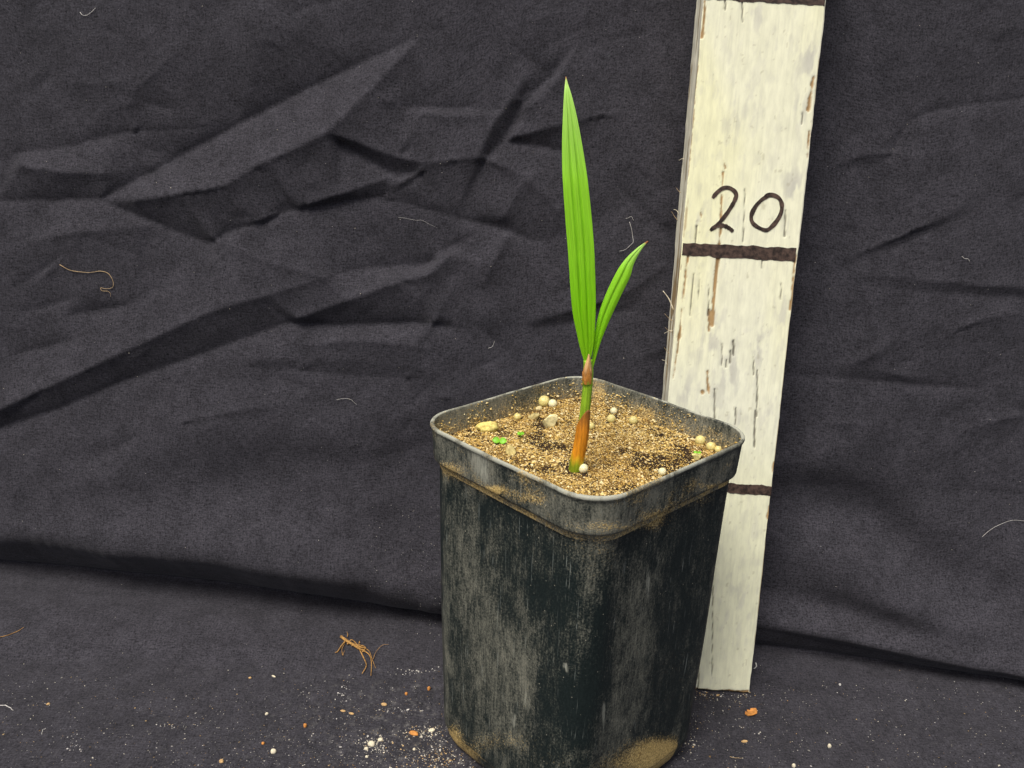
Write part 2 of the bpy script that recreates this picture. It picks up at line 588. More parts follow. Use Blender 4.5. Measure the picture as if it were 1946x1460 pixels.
SOFT = [  # broad soft folds: points, amplitude, half-width cm
    ([(1480, 945), (1640, 985), (1765, 1085), (1960, 1150)], -.60, 1.0),
    ([(1480, 1020), (1640, 1080), (1765, 1150), (1960, 1215)], .55, 1.0),
    ([(1440, 1135), (1640, 1170), (1790, 1210), (1960, 1240)], -.50, .6),
    ([(0, 905), (250, 880), (500, 830), (760, 800)], .16, 1.2),
    ([(0, 980), (250, 960), (500, 940), (800, 930)], -.12, 1.4),
    ([(0, 1035), (350, 1040), (600, 1070), (840, 1110)], .40, 1.1),
    ([(600, 880), (620, 1000), (660, 1120)], .12, 1.6),
    ([(780, 900), (740, 1010), (800, 1140)], -.18, 1.2),
    ([(1560, 60), (1620, 300), (1560, 600)], -.10, 1.6),
    ([(1800, 300), (1850, 560), (1840, 820)], .15, 2.0),
    ([(220, 60), (420, 120), (640, 60)], .12, 1.8),
    ([(60, 130), (220, 200), (420, 190)], -.10, 1.5),
]
FAC = {0: 1.3, 1: 1.25, 2: .9, 3: .7, 4: .6, 5: .7, 7: 1.2, 8: 1.15, 9: 1.1, 11: .65, 12: .65, 13: 1.6, 14: 1.35, 15: 1.2, 16: 1.4, 17: 1.2, 18: .9, 19: .9, 20: 1.5, 21: 1.0, 22: .8,
       23: 1.0, 24: 1.0, 25: 1.5, 26: 1.5, 30: .6, 31: .4, 33: .8, 34: .5, 35: .7, 36: .4, 37: .6, 38: .3}
DX = 0.1
gx0, gx1, gz0, gz1 = -34.0, 34.0, 0.0, 34.0


def relax(dx):
    nx, nz = int((gx1 - gx0) / dx) + 1, int((gz1 - gz0) / dx) + 1
    val = np.zeros((nz, nx))
    fix = np.zeros((nz, nx), bool)
    for li_, line in enumerate(CREASE):
        kf = FAC.get(li_, 1.15)
        P = np.array([(*wallxz(a, b), h * kf) for a, b, h in line])
        L = np.linalg.norm(np.diff(P[:, :2], axis=0), axis=1)
        n = max(8, int(L.sum() / dx * 2))
        Q = catmull(P, n)
        ix = np.round((Q[:, 0] - gx0) / dx).astype(int)
        iz = np.round((Q[:, 1] - gz0) / dx).astype(int)
        ok = (ix > 0) & (ix < nx - 1) & (iz > 0) & (iz < nz - 1)
        val[iz[ok], ix[ok]] = Q[ok, 2]
        fix[iz[ok], ix[ok]] = True
    return val, fix


h = None
for dx, it in ((0.8, 200), (0.4, 120), (0.2, 100), (0.1, 110)):
    val, fix = relax(dx)
    nz, nx = val.shape
    if h is None:
        h = np.zeros_like(val)
    else:
        zi = np.linspace(0, h.shape[0] - 1, nz)
        xi = np.linspace(0, h.shape[1] - 1, nx)
        z0, x0 = np.minimum(zi.astype(int), h.shape[0] - 2), np.minimum(xi.astype(int), h.shape[1] - 2)
        fz, fx = (zi - z0)[:, None], (xi - x0)[None, :]
        h = ((h[z0][:, x0] * (1 - fx) + h[z0][:, x0 + 1] * fx) * (1 - fz)
             + (h[z0 + 1][:, x0] * (1 - fx) + h[z0 + 1][:, x0 + 1] * fx) * fz)
    kk = 4 + (dx / 3.2) ** 2
    for _ in range(it):
        p = np.pad(h, 1, mode='edge')
        h = (p[:-2, 1:-1] + p[2:, 1:-1] + p[1:-1, :-2] + p[1:-1, 2:]) / kk
        h[fix] = val[fix]
for _ in range(3):
    p = np.pad(h, 1, mode='edge')
    h = 0.4 * h + 0.15 * (p[:-2, 1:-1] + p[2:, 1:-1] + p[1:-1, :-2] + p[1:-1, 2:])
# flat panels between the creases (constrained triangulation), mixed with the membrane
from mathutils.geometry import delaunay_2d_cdt
pv, pe, ph = [], [], []
for li_, line in enumerate(CREASE):
    kf = FAC.get(li_, 1.15)
    for i_, (a, b, hh) in enumerate(line):
        x_, z_ = wallxz(a, b)
        pv.append((x_, z_)); ph.append(hh * kf)
        if i_:
            pe.append((len(pv) - 2, len(pv) - 1))
rj = np.random.RandomState(2)
cpts = np.array(pv)
for gxx in np.arange(-36, 36.1, 3.6):
    for gzz in np.arange(-2, 36.1, 3.6):
        q_ = np.array([gxx, gzz]) + (rj.rand(2) - .5) * 2.0
        if np.hypot(*(cpts - q_).T).min() > 1.7 and all(
                seg_ for seg_ in [np.hypot(*(q_ - (cpts[a] + np.clip(((q_ - cpts[a]) @ (cpts[b] - cpts[a])) / ((cpts[b] - cpts[a]) @ (cpts[b] - cpts[a]) + 1e-9), 0, 1) * (cpts[b] - cpts[a])))) > 1.5 for a, b in pe]):
            pv.append(tuple(q_)); ph.append(.10 * rj.randn())
cv_, ce_, cf_, ov_, oe_, of_ = delaunay_2d_cdt([Vector(p) for p in pv], pe, [], 0, 1e-4)
chh = []
for k_, org in enumerate(ov_):
    if org:
        chh.append(np.mean([ph[o_] for o_ in org]))
    else:                                                 # crossing of two creases: take the nearest heights
        dd_ = np.hypot(cpts[:, 0] - cv_[k_].x, cpts[:, 1] - cv_[k_].y)
        ii_ = np.argsort(dd_)[:2]
        chh.append(np.mean([ph[o_] for o_ in ii_]))
hl = np.zeros_like(h)
nzz, nxx = h.shape
for tri in cf_:
    P3 = np.array([(cv_[i_].x, cv_[i_].y) for i_ in tri[:3]])
    z3 = [chh[i_] for i_ in tri[:3]]
    i0, i1 = max(0, int((P3[:, 0].min() - gx0) / .1)), min(nxx - 1, int((P3[:, 0].max() - gx0) / .1) + 1)
    j0, j1 = max(0, int((P3[:, 1].min() - gz0) / .1)), min(nzz - 1, int((P3[:, 1].max() - gz0) / .1) + 1)
    if i1 <= i0 or j1 <= j0:
        continue
    XX, ZZ = np.meshgrid(gx0 + np.arange(i0, i1 + 1) * .1, gz0 + np.arange(j0, j1 + 1) * .1)
    (x1, y1), (x2, y2), (x3, y3) = P3
    den = (y2 - y3) * (x1 - x3) + (x3 - x2) * (y1 - y3)
    if abs(den) < 1e-9:
        continue
    l1 = ((y2 - y3) * (XX - x3) + (x3 - x2) * (ZZ - y3)) / den
    l2 = ((y3 - y1) * (XX - x3) + (x1 - x3) * (ZZ - y3)) / den
    l3 = 1 - l1 - l2
    m_ = (l1 >= -1e-6) & (l2 >= -1e-6) & (l3 >= -1e-6)
    hl[j0:j1 + 1, i0:i1 + 1][m_] = (l1 * z3[0] + l2 * z3[1] + l3 * z3[2])[m_]
for _ in range(2):
    p = np.pad(hl, 1, mode='edge')
    hl = 0.4 * hl + 0.15 * (p[:-2, 1:-1] + p[2:, 1:-1] + p[1:-1, :-2] + p[1:-1, 2:])
h = 1.45 * (.62 * hl + .38 * h)
# crisp pressed-in crease lines, and many little secondary ones
rc_ = np.random.RandomState(21)
val, fix = relax(0.1)
val = np.sign(val) * np.minimum(np.abs(val) * 1.0, .075)
nz, nx = val.shape
for _ in range(230):
    a0 = math.radians(rc_.choice([28, 33, 22, -14, -22, 55, 5]) + rc_.randn() * 9)
    L_ = 0.8 + 3.6 * rc_.rand() ** 2
    x_, z_ = -30 + 60 * rc_.rand(), 6 + 25 * rc_.rand()
    amp_ = .085 * rc_.choice([-1, 1]) * (.4 + .6 * rc_.rand())
    if x_ > 12:
        amp_ *= .6
    n_ = int(L_ / .05)
    tt_ = np.linspace(0, 1, n_)
    ang_ = a0 + .5 * (rc_.rand() - .5) * tt_
    ix = np.round((x_ + np.cumsum(np.cos(ang_)) * .05 - gx0) / .1).astype(int)
    iz = np.round((z_ + np.cumsum(np.sin(ang_)) * .05 - gz0) / .1).astype(int)
    ok = (ix > 0) & (ix < nx - 1) & (iz > 0) & (iz < nz - 1)
    ok &= ~fix[np.clip(iz, 0, nz - 1), np.clip(ix, 0, nx - 1)]
    val[iz[ok], ix[ok]] = (amp_ * np.sin(math.pi * tt_))[ok]
    fix[iz[ok], ix[ok]] = True
hn = np.zeros_like(val)
kk = 4 + (.1 / .22) ** 2
for _ in range(60):
    p = np.pad(hn, 1, mode='edge')
    hn = (p[:-2, 1:-1] + p[2:, 1:-1] + p[1:-1, :-2] + p[1:-1, 2:]) / kk
    hn[fix] = val[fix]
h = h + hn
GX, GZ = np.meshgrid(gx0 + np.arange(h.shape[1]) * DX, gz0 + np.arange(h.shape[0]) * DX)
for pts, amp, hw in SOFT:
    Q = catmull(np.array([wallxz(*p) for p in pts]), 40)
    d2 = np.full(GX.shape, 1e9)
    tt = np.zeros(GX.shape)
    for i, q in enumerate(Q):
        d = (GX - q[0]) ** 2 + (GZ - q[1]) ** 2
        m = d < d2
        d2[m] = d[m]
        tt[m] = i / 39
    h += 1.7 * amp * np.exp(-0.5 * d2 / hw ** 2) * (0.35 + 0.65 * np.sin(np.pi * np.clip(tt, .04, .96)))
# faint fine crumples slanting up to the right
ru, rv = GX * 0.85 + GZ * 0.5, -GX * 0.5 + GZ * 0.85
h += 0.09 * (fbm(ru * .16, rv * .62, 2, 3) - .5) + 0.022 * (fbm(ru * .7, rv * 2.0, 5, 3) - .5)


def h_at(x, z):
    fx = np.clip((x - gx0) / DX, 0, h.shape[1] - 1.001)
    fz = np.clip((z - gz0) / DX, 0, h.shape[0] - 1.001)
    i, j = fx.astype(int), fz.astype(int)
    a, b = fx - i, fz - j
    return ((h[j, i] * (1 - a) + h[j, i + 1] * a) * (1 - b) + (h[j + 1, i] * (1 - a) + h[j + 1, i + 1] * a) * b)


iw0 = len(w_floor)
H = h_at(CXX, CZ) * sst(1.3, 3.2, CZ)
H[:iw0] = 0
H[:iw0 + 55] = 0
CY -= H
CZ += H * lean * 0.5
fl = np.zeros_like(CY)
fl[:iw0 + 40] = 1
fl *= sst(36.5, 33, CY) * sst(10, 20, CY)
CZ += fl * (0.16 * fbm(CXX * .25, CY * .5, 7, 3) + 0.02 * fbm(CXX * 1.2, CY * 2.2, 9, 2) - 0.06) * sst(14, 6, np.hypot(CXX - 4, (CY - 30) * 1.2)) ** 0 * sst(5.5, 9.5, np.hypot(CXX - 6, CY - 30.5))
CZ = np.maximum(CZ, 0.0)
VL = np.zeros_like(CY)
VL[1:] = np.cumsum(np.hypot(np.diff(CY, axis=0), np.diff(CZ, axis=0)), axis=0)
VL -= VL[iw0][None, :] * 1.0
CV = np.stack([CXX, CY, CZ], -1).reshape(-1, 3)
cfaces = grid_faces(NR, NX)
dust = np.zeros(len(CV))
fmask = sst(36.0, 31.0, CV[:, 1]) * (CV[:, 2] < 0.6)
dust = fmask * (0.12 + 0.9 * np.exp(-((CV[:, 0] + 3.0) / 5.0) ** 2 - ((CV[:, 1] - 29) / 4.5) ** 2))
cloth = mesh('backdrop_cloth', CV, cfaces, M_CLOTH, uv=np.stack([CXX, VL], -1).reshape(-1, 2), attrs={'dust': dust})
tag(cloth, 'creased black cotton cloth hanging behind and spread under the pot', None, None, 'structure')
BV = BVHTree.FromPolygons([tuple(p) for p in CV], [tuple(int(i) for i in q) for q in cfaces])


def hit(px, py, bv=None, off=0.0):
    d = ray(px, py)
    loc, nor, idx, dist = (bv or BV).ray_cast(Vector(CAM), Vector(d))
    if loc is None:
        return None
    n = np.array(nor)
    if n @ d > 0:
        n = -n
    return np.array(loc) + n * off


# ------------------------------------------------------------------ measuring stake
SB = np.array([11.024, 32.436, 0.0])
SD = np.array([0.023, 0.19, 1.0]); SD /= np.linalg.norm(SD)
SA = np.array([math.cos(-.017), math.sin(-.017), 0]); SA -= SD * (SA @ SD); SA /= np.linalg.norm(SA)
SN = np.cross(SA, SD)                                    # towards the camera
if SN[1] > 0:
    SN = -SN
WD, TH, SL = 4.737, 1.75, 40.0
SB = SB - SN * 0.0 + np.array([0, 0, 0.36])              # lifted so the leaning back edge stays on the cloth
SB = SB - SD * 0.36


def stake_uv(px, py, out=0.0):
    p = on_plane(px, py, SB + SN * out, SN)
    return (p - SB) @ SA, (p - SB) @ SD                  # u in -WD..0, t along


def seg_dist(u, t, pts):
    d = np.full(u.shape, 1e9)
    for (a, b), (c, e) in zip(pts[:-1], pts[1:]):
        vx, vy = c - a, e - b
        L = vx * vx + vy * vy + 1e-9
        s = np.clip(((u - a) * vx + (t - b) * vy) / L, 0, 1)
        d = np.minimum(d, np.hypot(u - a - s * vx, t - b - s * vy))
    return d


nf, nsd = 104, 36
per = ([(-WD + WD * i / nf, 0.0, 0) for i in range(nf)] + [(0, -TH * i / nsd, 1) for i in range(nsd)]
       + [(-WD * i / 6, -TH, 2) for i in range(6)] + [(-WD, -TH + TH * i / nsd, 3) for i in range(nsd)])
pu, pw, pf = np.array(per).T
ts = np.arange(0, SL + .01, 0.05)
U, T = np.meshgrid(pu, ts)
Wd = np.broadcast_to(pw, U.shape).copy()
Fd = np.broadcast_to(pf, U.shape)
front, left, right = Fd == 0, Fd == 3, Fd == 1
cream = np.array([0.845, 0.845, 0.55])
pale = np.array([0.81, 0.82, 0.64])
C = np.empty(U.shape + (3,))
low = sst(13, 9, T)[..., None]
yel = fbm(U * .35, T * .12, 4, 3)
mixw = np.clip((.35 + .65 * sst(.30, .52, yel)) * sst(11, 20, T + 4 * (yel - .5)), 0, 1)[..., None]
C[:] = pale * (1 - mixw) + cream * mixw
C = C * (1 - low) + np.array([0.79, 0.80, 0.57]) * low
streak = fbm(U * 9, T * .8, 6, 4)
C *= (0.955 + 0.09 * streak)[..., None]
grn = sst(.58, .70, fbm(U * 20, T * .35, 11, 3)) * .05 + sst(.60, .72, fbm(U * 34, T * .8, 4, 2)) * .035
C *= (1 - grn)[..., None]
# grey rubbed patches
grey = np.zeros(U.shape)
for (x, y, r, a) in ((1540, 115, 20, .8), (1508, 355, 18, .8), (1350, 660, 24, .6), (1440, 665, 26, .7), (1385, 705, 30, .7),
                     (1495, 600, 22, .5), (1305, 745, 20, .6), (1475, 790, 26, .5), (1400, 790, 20, .4), (1360, 610, 16, .5),
                     (1320, 430, 22, .5), (1470, 440, 22, .35), (1345, 760, 30, .4), (1400, 200, 40, .25), (1450, 1010, 30, .25),
                     (1400, 1150, 40, .3), (1330, 80, 16, .4), (1440, 30, 16, .5), (1520, 210, 16, .5)):
    u0, t0 = stake_uv(x, y)
    r = r / 47
    grey = np.maximum(grey, a * np.exp(-((U - u0) / r) ** 2 - ((T - t0) / (r * 1.7)) ** 2))
gn = fbm(U * 5, T * 1.6, 1, 5)
g = np.clip(sst(.42, .66, gn + grey * .33 - .10) * (0.25 + grey), 0, 1) * .75
C = C * (1 - g[..., None]) + np.array([0.50, 0.495, 0.43]) * g[..., None]
# olive specks
sp = sst(.76, .84, fbm(U * 6.5, T * 4.2, 8, 3)) * 0.3
C = C * (1 - sp[..., None]) + np.array([0.28, 0.25, 0.12]) * sp[..., None]
depth = np.zeros(U.shape)
wob = (fbm(U * 5, T * 3.2, 3, 4) - .5)
PEEL = [([(1376, 305), (1378, 320)], 2.0), ([(1375, 328), (1371, 375), (1369, 440), (1366, 466)], 2.6),
        ([(1365, 488), (1360, 520), (1357, 560), (1355, 600), (1354, 618)], 5.0), ([(1348, 590), (1347, 628)], 3.0),
        ([(1344, 706), (1345, 725), (1348, 752)], 4.2), ([(1335, 746), (1336, 748)], 4.0),
        ([(1340, 0), (1337, 40), (1334, 70)], 3.6), ([(1326, 120), (1318, 210), (1312, 290), (1306, 350)], 2.2),
        ([(1309, 470), (1304, 520), (1294, 603), (1288, 664), (1279, 719)], 3.4),
        ([(1546, 148), (1541, 180), (1536, 208)], 4.0), ([(1537, 250), (1534, 300)], 2.2), ([(1511, 486), (1507, 545), (1502, 590)], 3.4),
        ([(1472, 880), (1469, 896)], 3.5), ([(1468, 920), (1465, 945)], 2.6), ([(1461, 958), (1459, 985)], 2.2),
        ([(1332, 404), (1333, 422)], 2.6), ([(1303, 500), (1300, 560)], 2.0), ([(1316, 1312), (1350, 1318), (1425, 1318)], 5.0)]
peel = np.zeros(U.shape)
for pts, w in PEEL:
    q = [stake_uv(*p) for p in pts]
    d = seg_dist(U, T, q) * 47 + wob * 8 + .9 + .18 * w
    peel = np.maximum(peel, sst(1.0, -1.0, d - w))
peel *= front
# extra random flakes near the edges
edge = np.minimum(-U, U + WD)
rp = sst(.74, .79, fbm(U * 5.0, T * .7, 10, 4) + .28 * sst(.3, 0, edge) - .22) * front * sst(9, 11, T)
peel = np.maximum(peel, rp * .6)
wood = np.array([0.36, 0.235, 0.105]) * (0.6 + 0.8 * fbm(U * 16, T * .6, 12, 3))[..., None]
C = C * (1 - peel[..., None]) + wood * peel[..., None]
depth -= peel * 0.035
CRACK = [([(1411, 0), (1411, 41)], 1.0), ([(1378, 0), (1379, 20)], .8), ([(1394, 648), (1394, 675)], 1.6), ([(1388, 668), (1387, 690)], 1.8),
         ([(1381, 685), (1380, 698)], 1.3), ([(1372, 654), (1372, 696)], .9), ([(1432, 678), (1432, 712)], .9), ([(1439, 705), (1439, 750), (1438, 792)], 1.0),
         ([(1436, 781), (1434, 815), (1434, 850)], 1.6), ([(1398, 777), (1398, 808)], 1.3), ([(1358, 740), (1358, 798)], 1.1),
         ([(1347, 541), (1346, 600)], 1.0), ([(1525, 215), (1524, 235)], 1.0), ([(1493, 400), (1491, 450)], 1.0), ([(1416, 360), (1412, 460)], .7),
         ([(1330, 1200), (1326, 1318)], 1.0), ([(1355, 1100), (1353, 1290)], .6), ([(1324, 430), (1321, 470)], 1.0), ([(1318, 520), (1312, 600)], .9),
         ([(1330, 520), (1326, 570)], .8), ([(1485, 540), (1484, 570)], 1.0), ([(1450, 470), (1448, 510)], .7), ([(1404, 820), (1402, 850)], 1.0)]
cr = np.zeros(U.shape)
for pts, w in CRACK:
    q = [stake_uv(*p) for p in pts]
    d = seg_dist(U, T, q) * 47 + wob * 2
    cr = np.maximum(cr, sst(.9, -.6, d - w))
cr *= front
C = C * (1 - .85 * cr[..., None]) + np.array([0.09, 0.08, 0.06]) * .85 * cr[..., None]
depth -= cr * 0.05
# rough sawn sides
side = (left | right)
sw = fbm(Wd * 7, T * .45, 9, 4)
sc = np.array([0.76, 0.74, 0.58]) * (0.55 + 0.9 * sw)[..., None]
sb = sst(.55, .66, fbm(Wd * 4, T * .35, 13, 4))[..., None]
sc = sc * (1 - sb) + np.array([0.33, 0.24, 0.12]) * sb
C = np.where(side[..., None], sc, C)
C = np.where((Fd == 2)[..., None], np.array([0.45, 0.40, 0.3]), C)
depth = depth + (fbm(U * 2 + 5, T * .3, 14, 3) - .5) * .02
sdep = (fbm(Wd * 6, T * 1.4, 2, 4) - .5) * .06 * side + (fbm(T * .12, T * 0 + 3.0, 6, 2) - .5) * .12 * side
# bottom end is ragged
rag = sst(.5, 0, T)
Tt = T + rag * (0.10 * fbm(U * 2.2, Wd * 2, 5, 3) + .02) + 0 * T
SPp = (SB + U[..., None] * SA + Tt[..., None] * SD + (Wd + depth * front)[..., None] * SN)
SPp = SPp + np.where(left, -sdep, np.where(right, sdep, 0))[..., None] * SA * -1
nper = len(per)
sv = SPp.reshape(-1, 3)
sv[:, 2] = np.maximum(sv[:, 2], 0.0)
sf = grid_faces(len(ts), nper, True)
stk = empty('measuring_stake', (SB - SA * 0 + SA * (-WD / 2)) * np.array([1, 1, 0]))
so = tuple(np.array(stk.location) / S)
sfl = [tuple(q) for q in sf] + [tuple(range(nper))[::-1], tuple(range(len(sv) - nper, len(sv)))]
mesh('board', sv, sfl, M_STAKE, stk, so, True, C.reshape(-1, 3))
tag(stk, 'cream painted wooden stake with centimetre marks leaning behind the pot', 'stake')


def slab(name, u0, u1, tc0, tc1, half0, half1, seed):
    n = 60
    V = []
    for k, (out) in enumerate((0.018, -0.06)):
        for i in range(n + 1):
            s = i / n
            u = u0 + (u1 - u0) * s
            tc = tc0 + (tc1 - tc0) * s
            hh = half0 + (half1 - half0) * s
            a = hh + .09 * (vn(s * 22, 0.3, seed) - .5) + .03 * (vn(s * 60, 0.9, seed + 1) - .5)
            b = hh + .08 * (vn(s * 22, 5.3, seed) - .5) + .03 * (vn(s * 60, 4.9, seed + 1) - .5)
            for tt in (tc - a, tc + b):
                V.append(SB + SA * u + SD * tt + SN * out)
    F = []
    m = (n + 1) * 2
    for i in range(n):
        a = i * 2
        F.append((a, a + 2, a + 3, a + 1))
        F.append((a, a + m, a + m + 2, a + 2))
        F.append((a + 1, a + 3, a + m + 3, a + m + 1))
    F.append((0, 1, m + 1, m))
    F.append((2 * n, 2 * n + m, 2 * n + m + 1, 2 * n + 1))
    return mesh(name, np.array(V), F, M_INK, stk, so, False)


ua, ta = stake_uv(1297, 473); ub, tb = stake_uv(1512, 485)
slab('painted_mark', ua, ub, ta, tb, .25, .27, 1)
ua, ta = stake_uv(1385, 927); ub, tb = stake_uv(1466, 933)
k = (tb - ta) / (ub - ua)
slab('painted_mark', -WD + .2, ub, tb + k * (-WD + .2 - ub), tb, .22, .21, 3)
ua, ta = stake_uv(1340, -2); ub, tb = stake_uv(1567, 12)
slab('painted_mark', -WD + .06, -.03, ta + .27, tb + .27, .27, .27, 5)


def stroke(name, pts, w, seed, closed=False):
    q = np.array([stake_uv(1220 + x / 2.7027, y / 2.7027) for x, y in pts])
    c = catmull(q, 60)
    t = np.gradient(c, axis=0)
    t /= np.linalg.norm(t, axis=1)[:, None] + 1e-9
    nrm = np.c_[-t[:, 1], t[:, 0]]
    V = []
    for out in (0.02, -0.06):
        for i in range(60):
            ww = w * (0.85 + .4 * vn(i * .35, 1.0, seed)) * (1 if closed else (0.6 + .4 * min(1, i / 3, (59 - i) / 3)))
            for s in (-1, 1):
                p = c[i] + nrm[i] * ww * .5 * s
                V.append(SB + SA * p[0] + SD * p[1] + SN * out)
    F = []
    m = 120
    for i in range(59):
        a = i * 2
        F += [(a, a + 2, a + 3, a + 1), (a, a + m, a + m + 2, a + 2), (a + 1, a + 3, a + m + 3, a + m + 1)]
    F += [(0, 1, m + 1, m), (118, 118 + m, 119 + m, 119)]
    return V, F


d2a = stroke('', [(362, 1018), (385, 990), (415, 968), (445, 965), (472, 980), (484, 1003), (475, 1032), (460, 1060), (437, 1095), (410, 1130), (385, 1158), (352, 1186)], .155, 2)
d2b = stroke('', [(350, 1185), (378, 1163), (408, 1158), (435, 1165), (455, 1178), (468, 1190)], .15, 4)
mesh('painted_digit', *merge([(np.array(d2a[0]), d2a[1]), (np.array(d2b[0]) + SN * .004, d2b[1])]), M_INK, stk, so, False)['label'] = 'handwritten brown digit two'
d0 = stroke('', [(632, 1012), (655, 1002), (683, 1006), (706, 1022), (718, 1052), (715, 1090), (696, 1130), (666, 1165), (637, 1183), (592, 1166), (565, 1140), (562, 1106), (581, 1064), (611, 1030), (640, 1010)], .16, 6, True)
mesh('painted_digit', np.array(d0[0]), d0[1], M_INK, stk, so, False)['label'] = 'handwritten brown digit zero'
# splinters and frayed fibres on the left edge
for i, (x0, y0, x1, y1, r) in enumerate(((1276, 586, 1260, 553, .035), (1274, 606, 1263, 596, .015), (1274, 625, 1262, 634, .015), (1272, 628, 1264, 622, .012),
                                         (1286, 405, 1280, 398, .02), (1284, 415, 1276, 402, .015), (1264, 690, 1258, 684, .015), (1268, 668, 1262, 660, .015),
                                         (1296, 300, 1290, 305, .012), (1290, 362, 1285, 357, .015))):
    u0, t0 = stake_uv(x0 + 4, y0 + 4, -.5)
    u1, t1 = stake_uv(x1, y1, -.5)
    a, b = SB + SA * u0 + SD * t0 - SN * .5, SB + SA * u1 + SD * t1 - SN * .5
    c = (a + b) / 2 + np.array([.03, 0, .06 * (-1) ** i])
    v, f = tube_data(catmull([a, c, b], 7), np.linspace(r, r * .35, 7), 6)
    mesh('splinter', v, f, M_FIBRE if i % 2 else M_CRUMB, stk, so)

# ------------------------------------------------------------------ pot
PC = np.array([2.70, 28.933, 0.0])
ROT = 0.767


def ring(half, rad, n, z):
    """rounded square by arc length, starting in the middle of a side"""
    st = 2 * (half - rad)
    arc = rad * math.pi / 2
    L = 4 * (st + arc)
    out = np.empty((n, 3))
    for i in range(n):
        s = (i / n * L)
        k = int(s // (st + arc)) % 4
        s -= k * (st + arc)
        if s < st:
            x, y = half, -(half - rad) + s
        else:
            th = (s - st) / rad
            x, y = half - rad + rad * math.cos(th), half - rad + rad * math.sin(th)
        b = ROT + k * math.pi / 2
        out[i] = (math.cos(b) * x - math.sin(b) * y, math.sin(b) * x + math.cos(b) * y, z)
    return out


NP = 320
POT = empty('plant_pot', PC)
tag(POT, 'worn square black plastic plant pot with a dusty rim band', 'pot')

BLOB = [  # px, py, rx, ry, dust, tan, pale
    (1130, 1040, 50, 60, .55, .22, 0), (1120, 1110, 45, 70, .45, .1, 0), (1200, 1130, 30, 90, .5, .1, .15), (1215, 1200, 25, 120, .55, .05, .2),
    (1185, 1300, 30, 90, .45, 0, .15), (1160, 1400, 40, 60, .45, .1, .1), (920, 1120, 60, 90, .35, 0, .05), (960, 1220, 70, 120, .4, .02, .05),
    (990, 1310, 50, 110, .5, .05, .15), (1000, 1330, 12, 40, .4, .2, .4), (975, 1375, 10, 45, .2, 0, .55), (985, 1130, 14, 24, .2, 0, .45), (1073, 1264, 9, 8, 0, 0, .8), (1078, 1276, 6, 9, 0, 0, .8),
    (900, 1300, 40, 90, .35, .02, .0), (880, 1060, 40, 80, .2, 0, .12), (1100, 1220, 35, 70, .45, .02, 0), (905, 1110, 12, 60, .1, 0, .35),
    (1040, 1130, 60, 40, -.5, 0, -.2), (1110, 1330, 40, 100, -.55, 0, -.2), (1140, 1190, 22, 80, -.5, 0, -.2), (1300, 1200, 50, 200, -.25, 0, -.15), (1040, 1340, 22, 120, -.35, 0, 0),
    (1250, 1060, 7, 70, .1, 0, .55), (1232, 1110, 6, 50, .1, 0, .5), (1236, 1100, 20, 40, .3, .1, .15), (1146, 1385, 6, 60, 0, 0, .5), (1148, 1345, 5, 30, 0, 0, .5),
    (1235, 1440, 62, 38, 0, 1.0, 0), (1270, 1420, 45, 22, 0, .6, 0), (1160, 1458, 60, 22, .2, .4, 0), (860, 1405, 18, 30, 0, .95, 0), (890, 1440, 22, 22, 0, .65, 0), (930, 1410, 50, 28, .2, .45, 0),
    (1000, 1400, 40, 30, .1, .2, 0), (1040, 1440, 50, 30, .2, .3, 0), (870, 900, 30, 20, .4, .35, 0), (960, 935, 60, 10, .2, .32, 0), (1090, 1000, 70, 14, .2, .15, 0), (1240, 985, 30, 18, .1, .75, 0),
    (1000, 950, 40, 10, .1, .4, 0), (1330, 950, 60, 14, .1, .3, 0), (920, 900, 20, 50, .3, 0, .7), (890, 875, 30, 25, .35, 0, .5), (850, 890, 25, 14, .1, .55, 0), (945, 930, 18, 9, 0, .7, 0),
    (1150, 998, 60, 9, .3, .22, 0), (1150, 960, 80, 30, .35, 0, .05), (1260, 940, 60, 30, .25, .15, .1), (1360, 900, 40, 30, .3, .2, .1), (1010, 905, 50, 14, .2, .3, 0), (1060, 950, 60, 20, .2, .05, 0),
    (1370, 925, 40, 8, .2, .5, 0), (1200, 1003, 50, 6, .3, .25, 0), (838, 850, 14, 40, .5, .1, .25), (846, 1150, 8, 200, .35, 0, .25), (852, 1250, 8, 200, .25, 0, .2),
]


def pot_attrs(V, nrm_out, base_d, base_t, base_p):
    x, y = to_px(V)
    facing = ((CAM - V) * nrm_out).sum(1) > 0
    d, t, p = base_d.copy(), base_t.copy(), base_p.copy()
    for (bx, by, rx, ry, a, b, c) in BLOB:
        g = np.exp(-((x - bx) / rx) ** 2 - ((y - by) / ry) ** 2) * facing
        d += .75 * a * g
        t += b * g
        p += c * g
    return {'dust': d, 'tan': t, 'pale': p}


# body
prof = [(3.15, 0.0), (3.34, 0.0), (3.46, 0.06), (3.58, 0.2), (3.66, .36), (3.72, .52), (3.76, .68), (3.785, .80), (3.79, .86), (3.815, .90), (3.835, .96)]
prof += [(3.835 + (4.12 - 3.835) * s, .96 + (12.52 - .96) * s) for s in np.linspace(0, 1, 96)[1:]]
bv = []
for hf, z in prof:
    r = ring(hf - .06 - .06 * max(0, (z - 6) / 6.5), 1.12, NP, z)
    bv.append(r)
bv = np.array(bv)
rad = np.linalg.norm(bv[..., :2], axis=-1, keepdims=True)
nout = np.concatenate([bv[..., :2] / rad, np.zeros_like(rad)], -1)
ang = np.arctan2(bv[..., 1], bv[..., 0])
wobb = 0.05 * (fbm(ang * 2.2 + 9, bv[..., 2] * .22, 3, 3) - .5) + 0.012 * (fbm(ang * 14 + 40, bv[..., 2] * .5, 5, 3) - .5)
bv = bv + nout * wobb[..., None] * sst(0, 1, bv[..., 2])[..., None]
bw = (bv + PC).reshape(-1, 3)
zz = bw[:, 2]
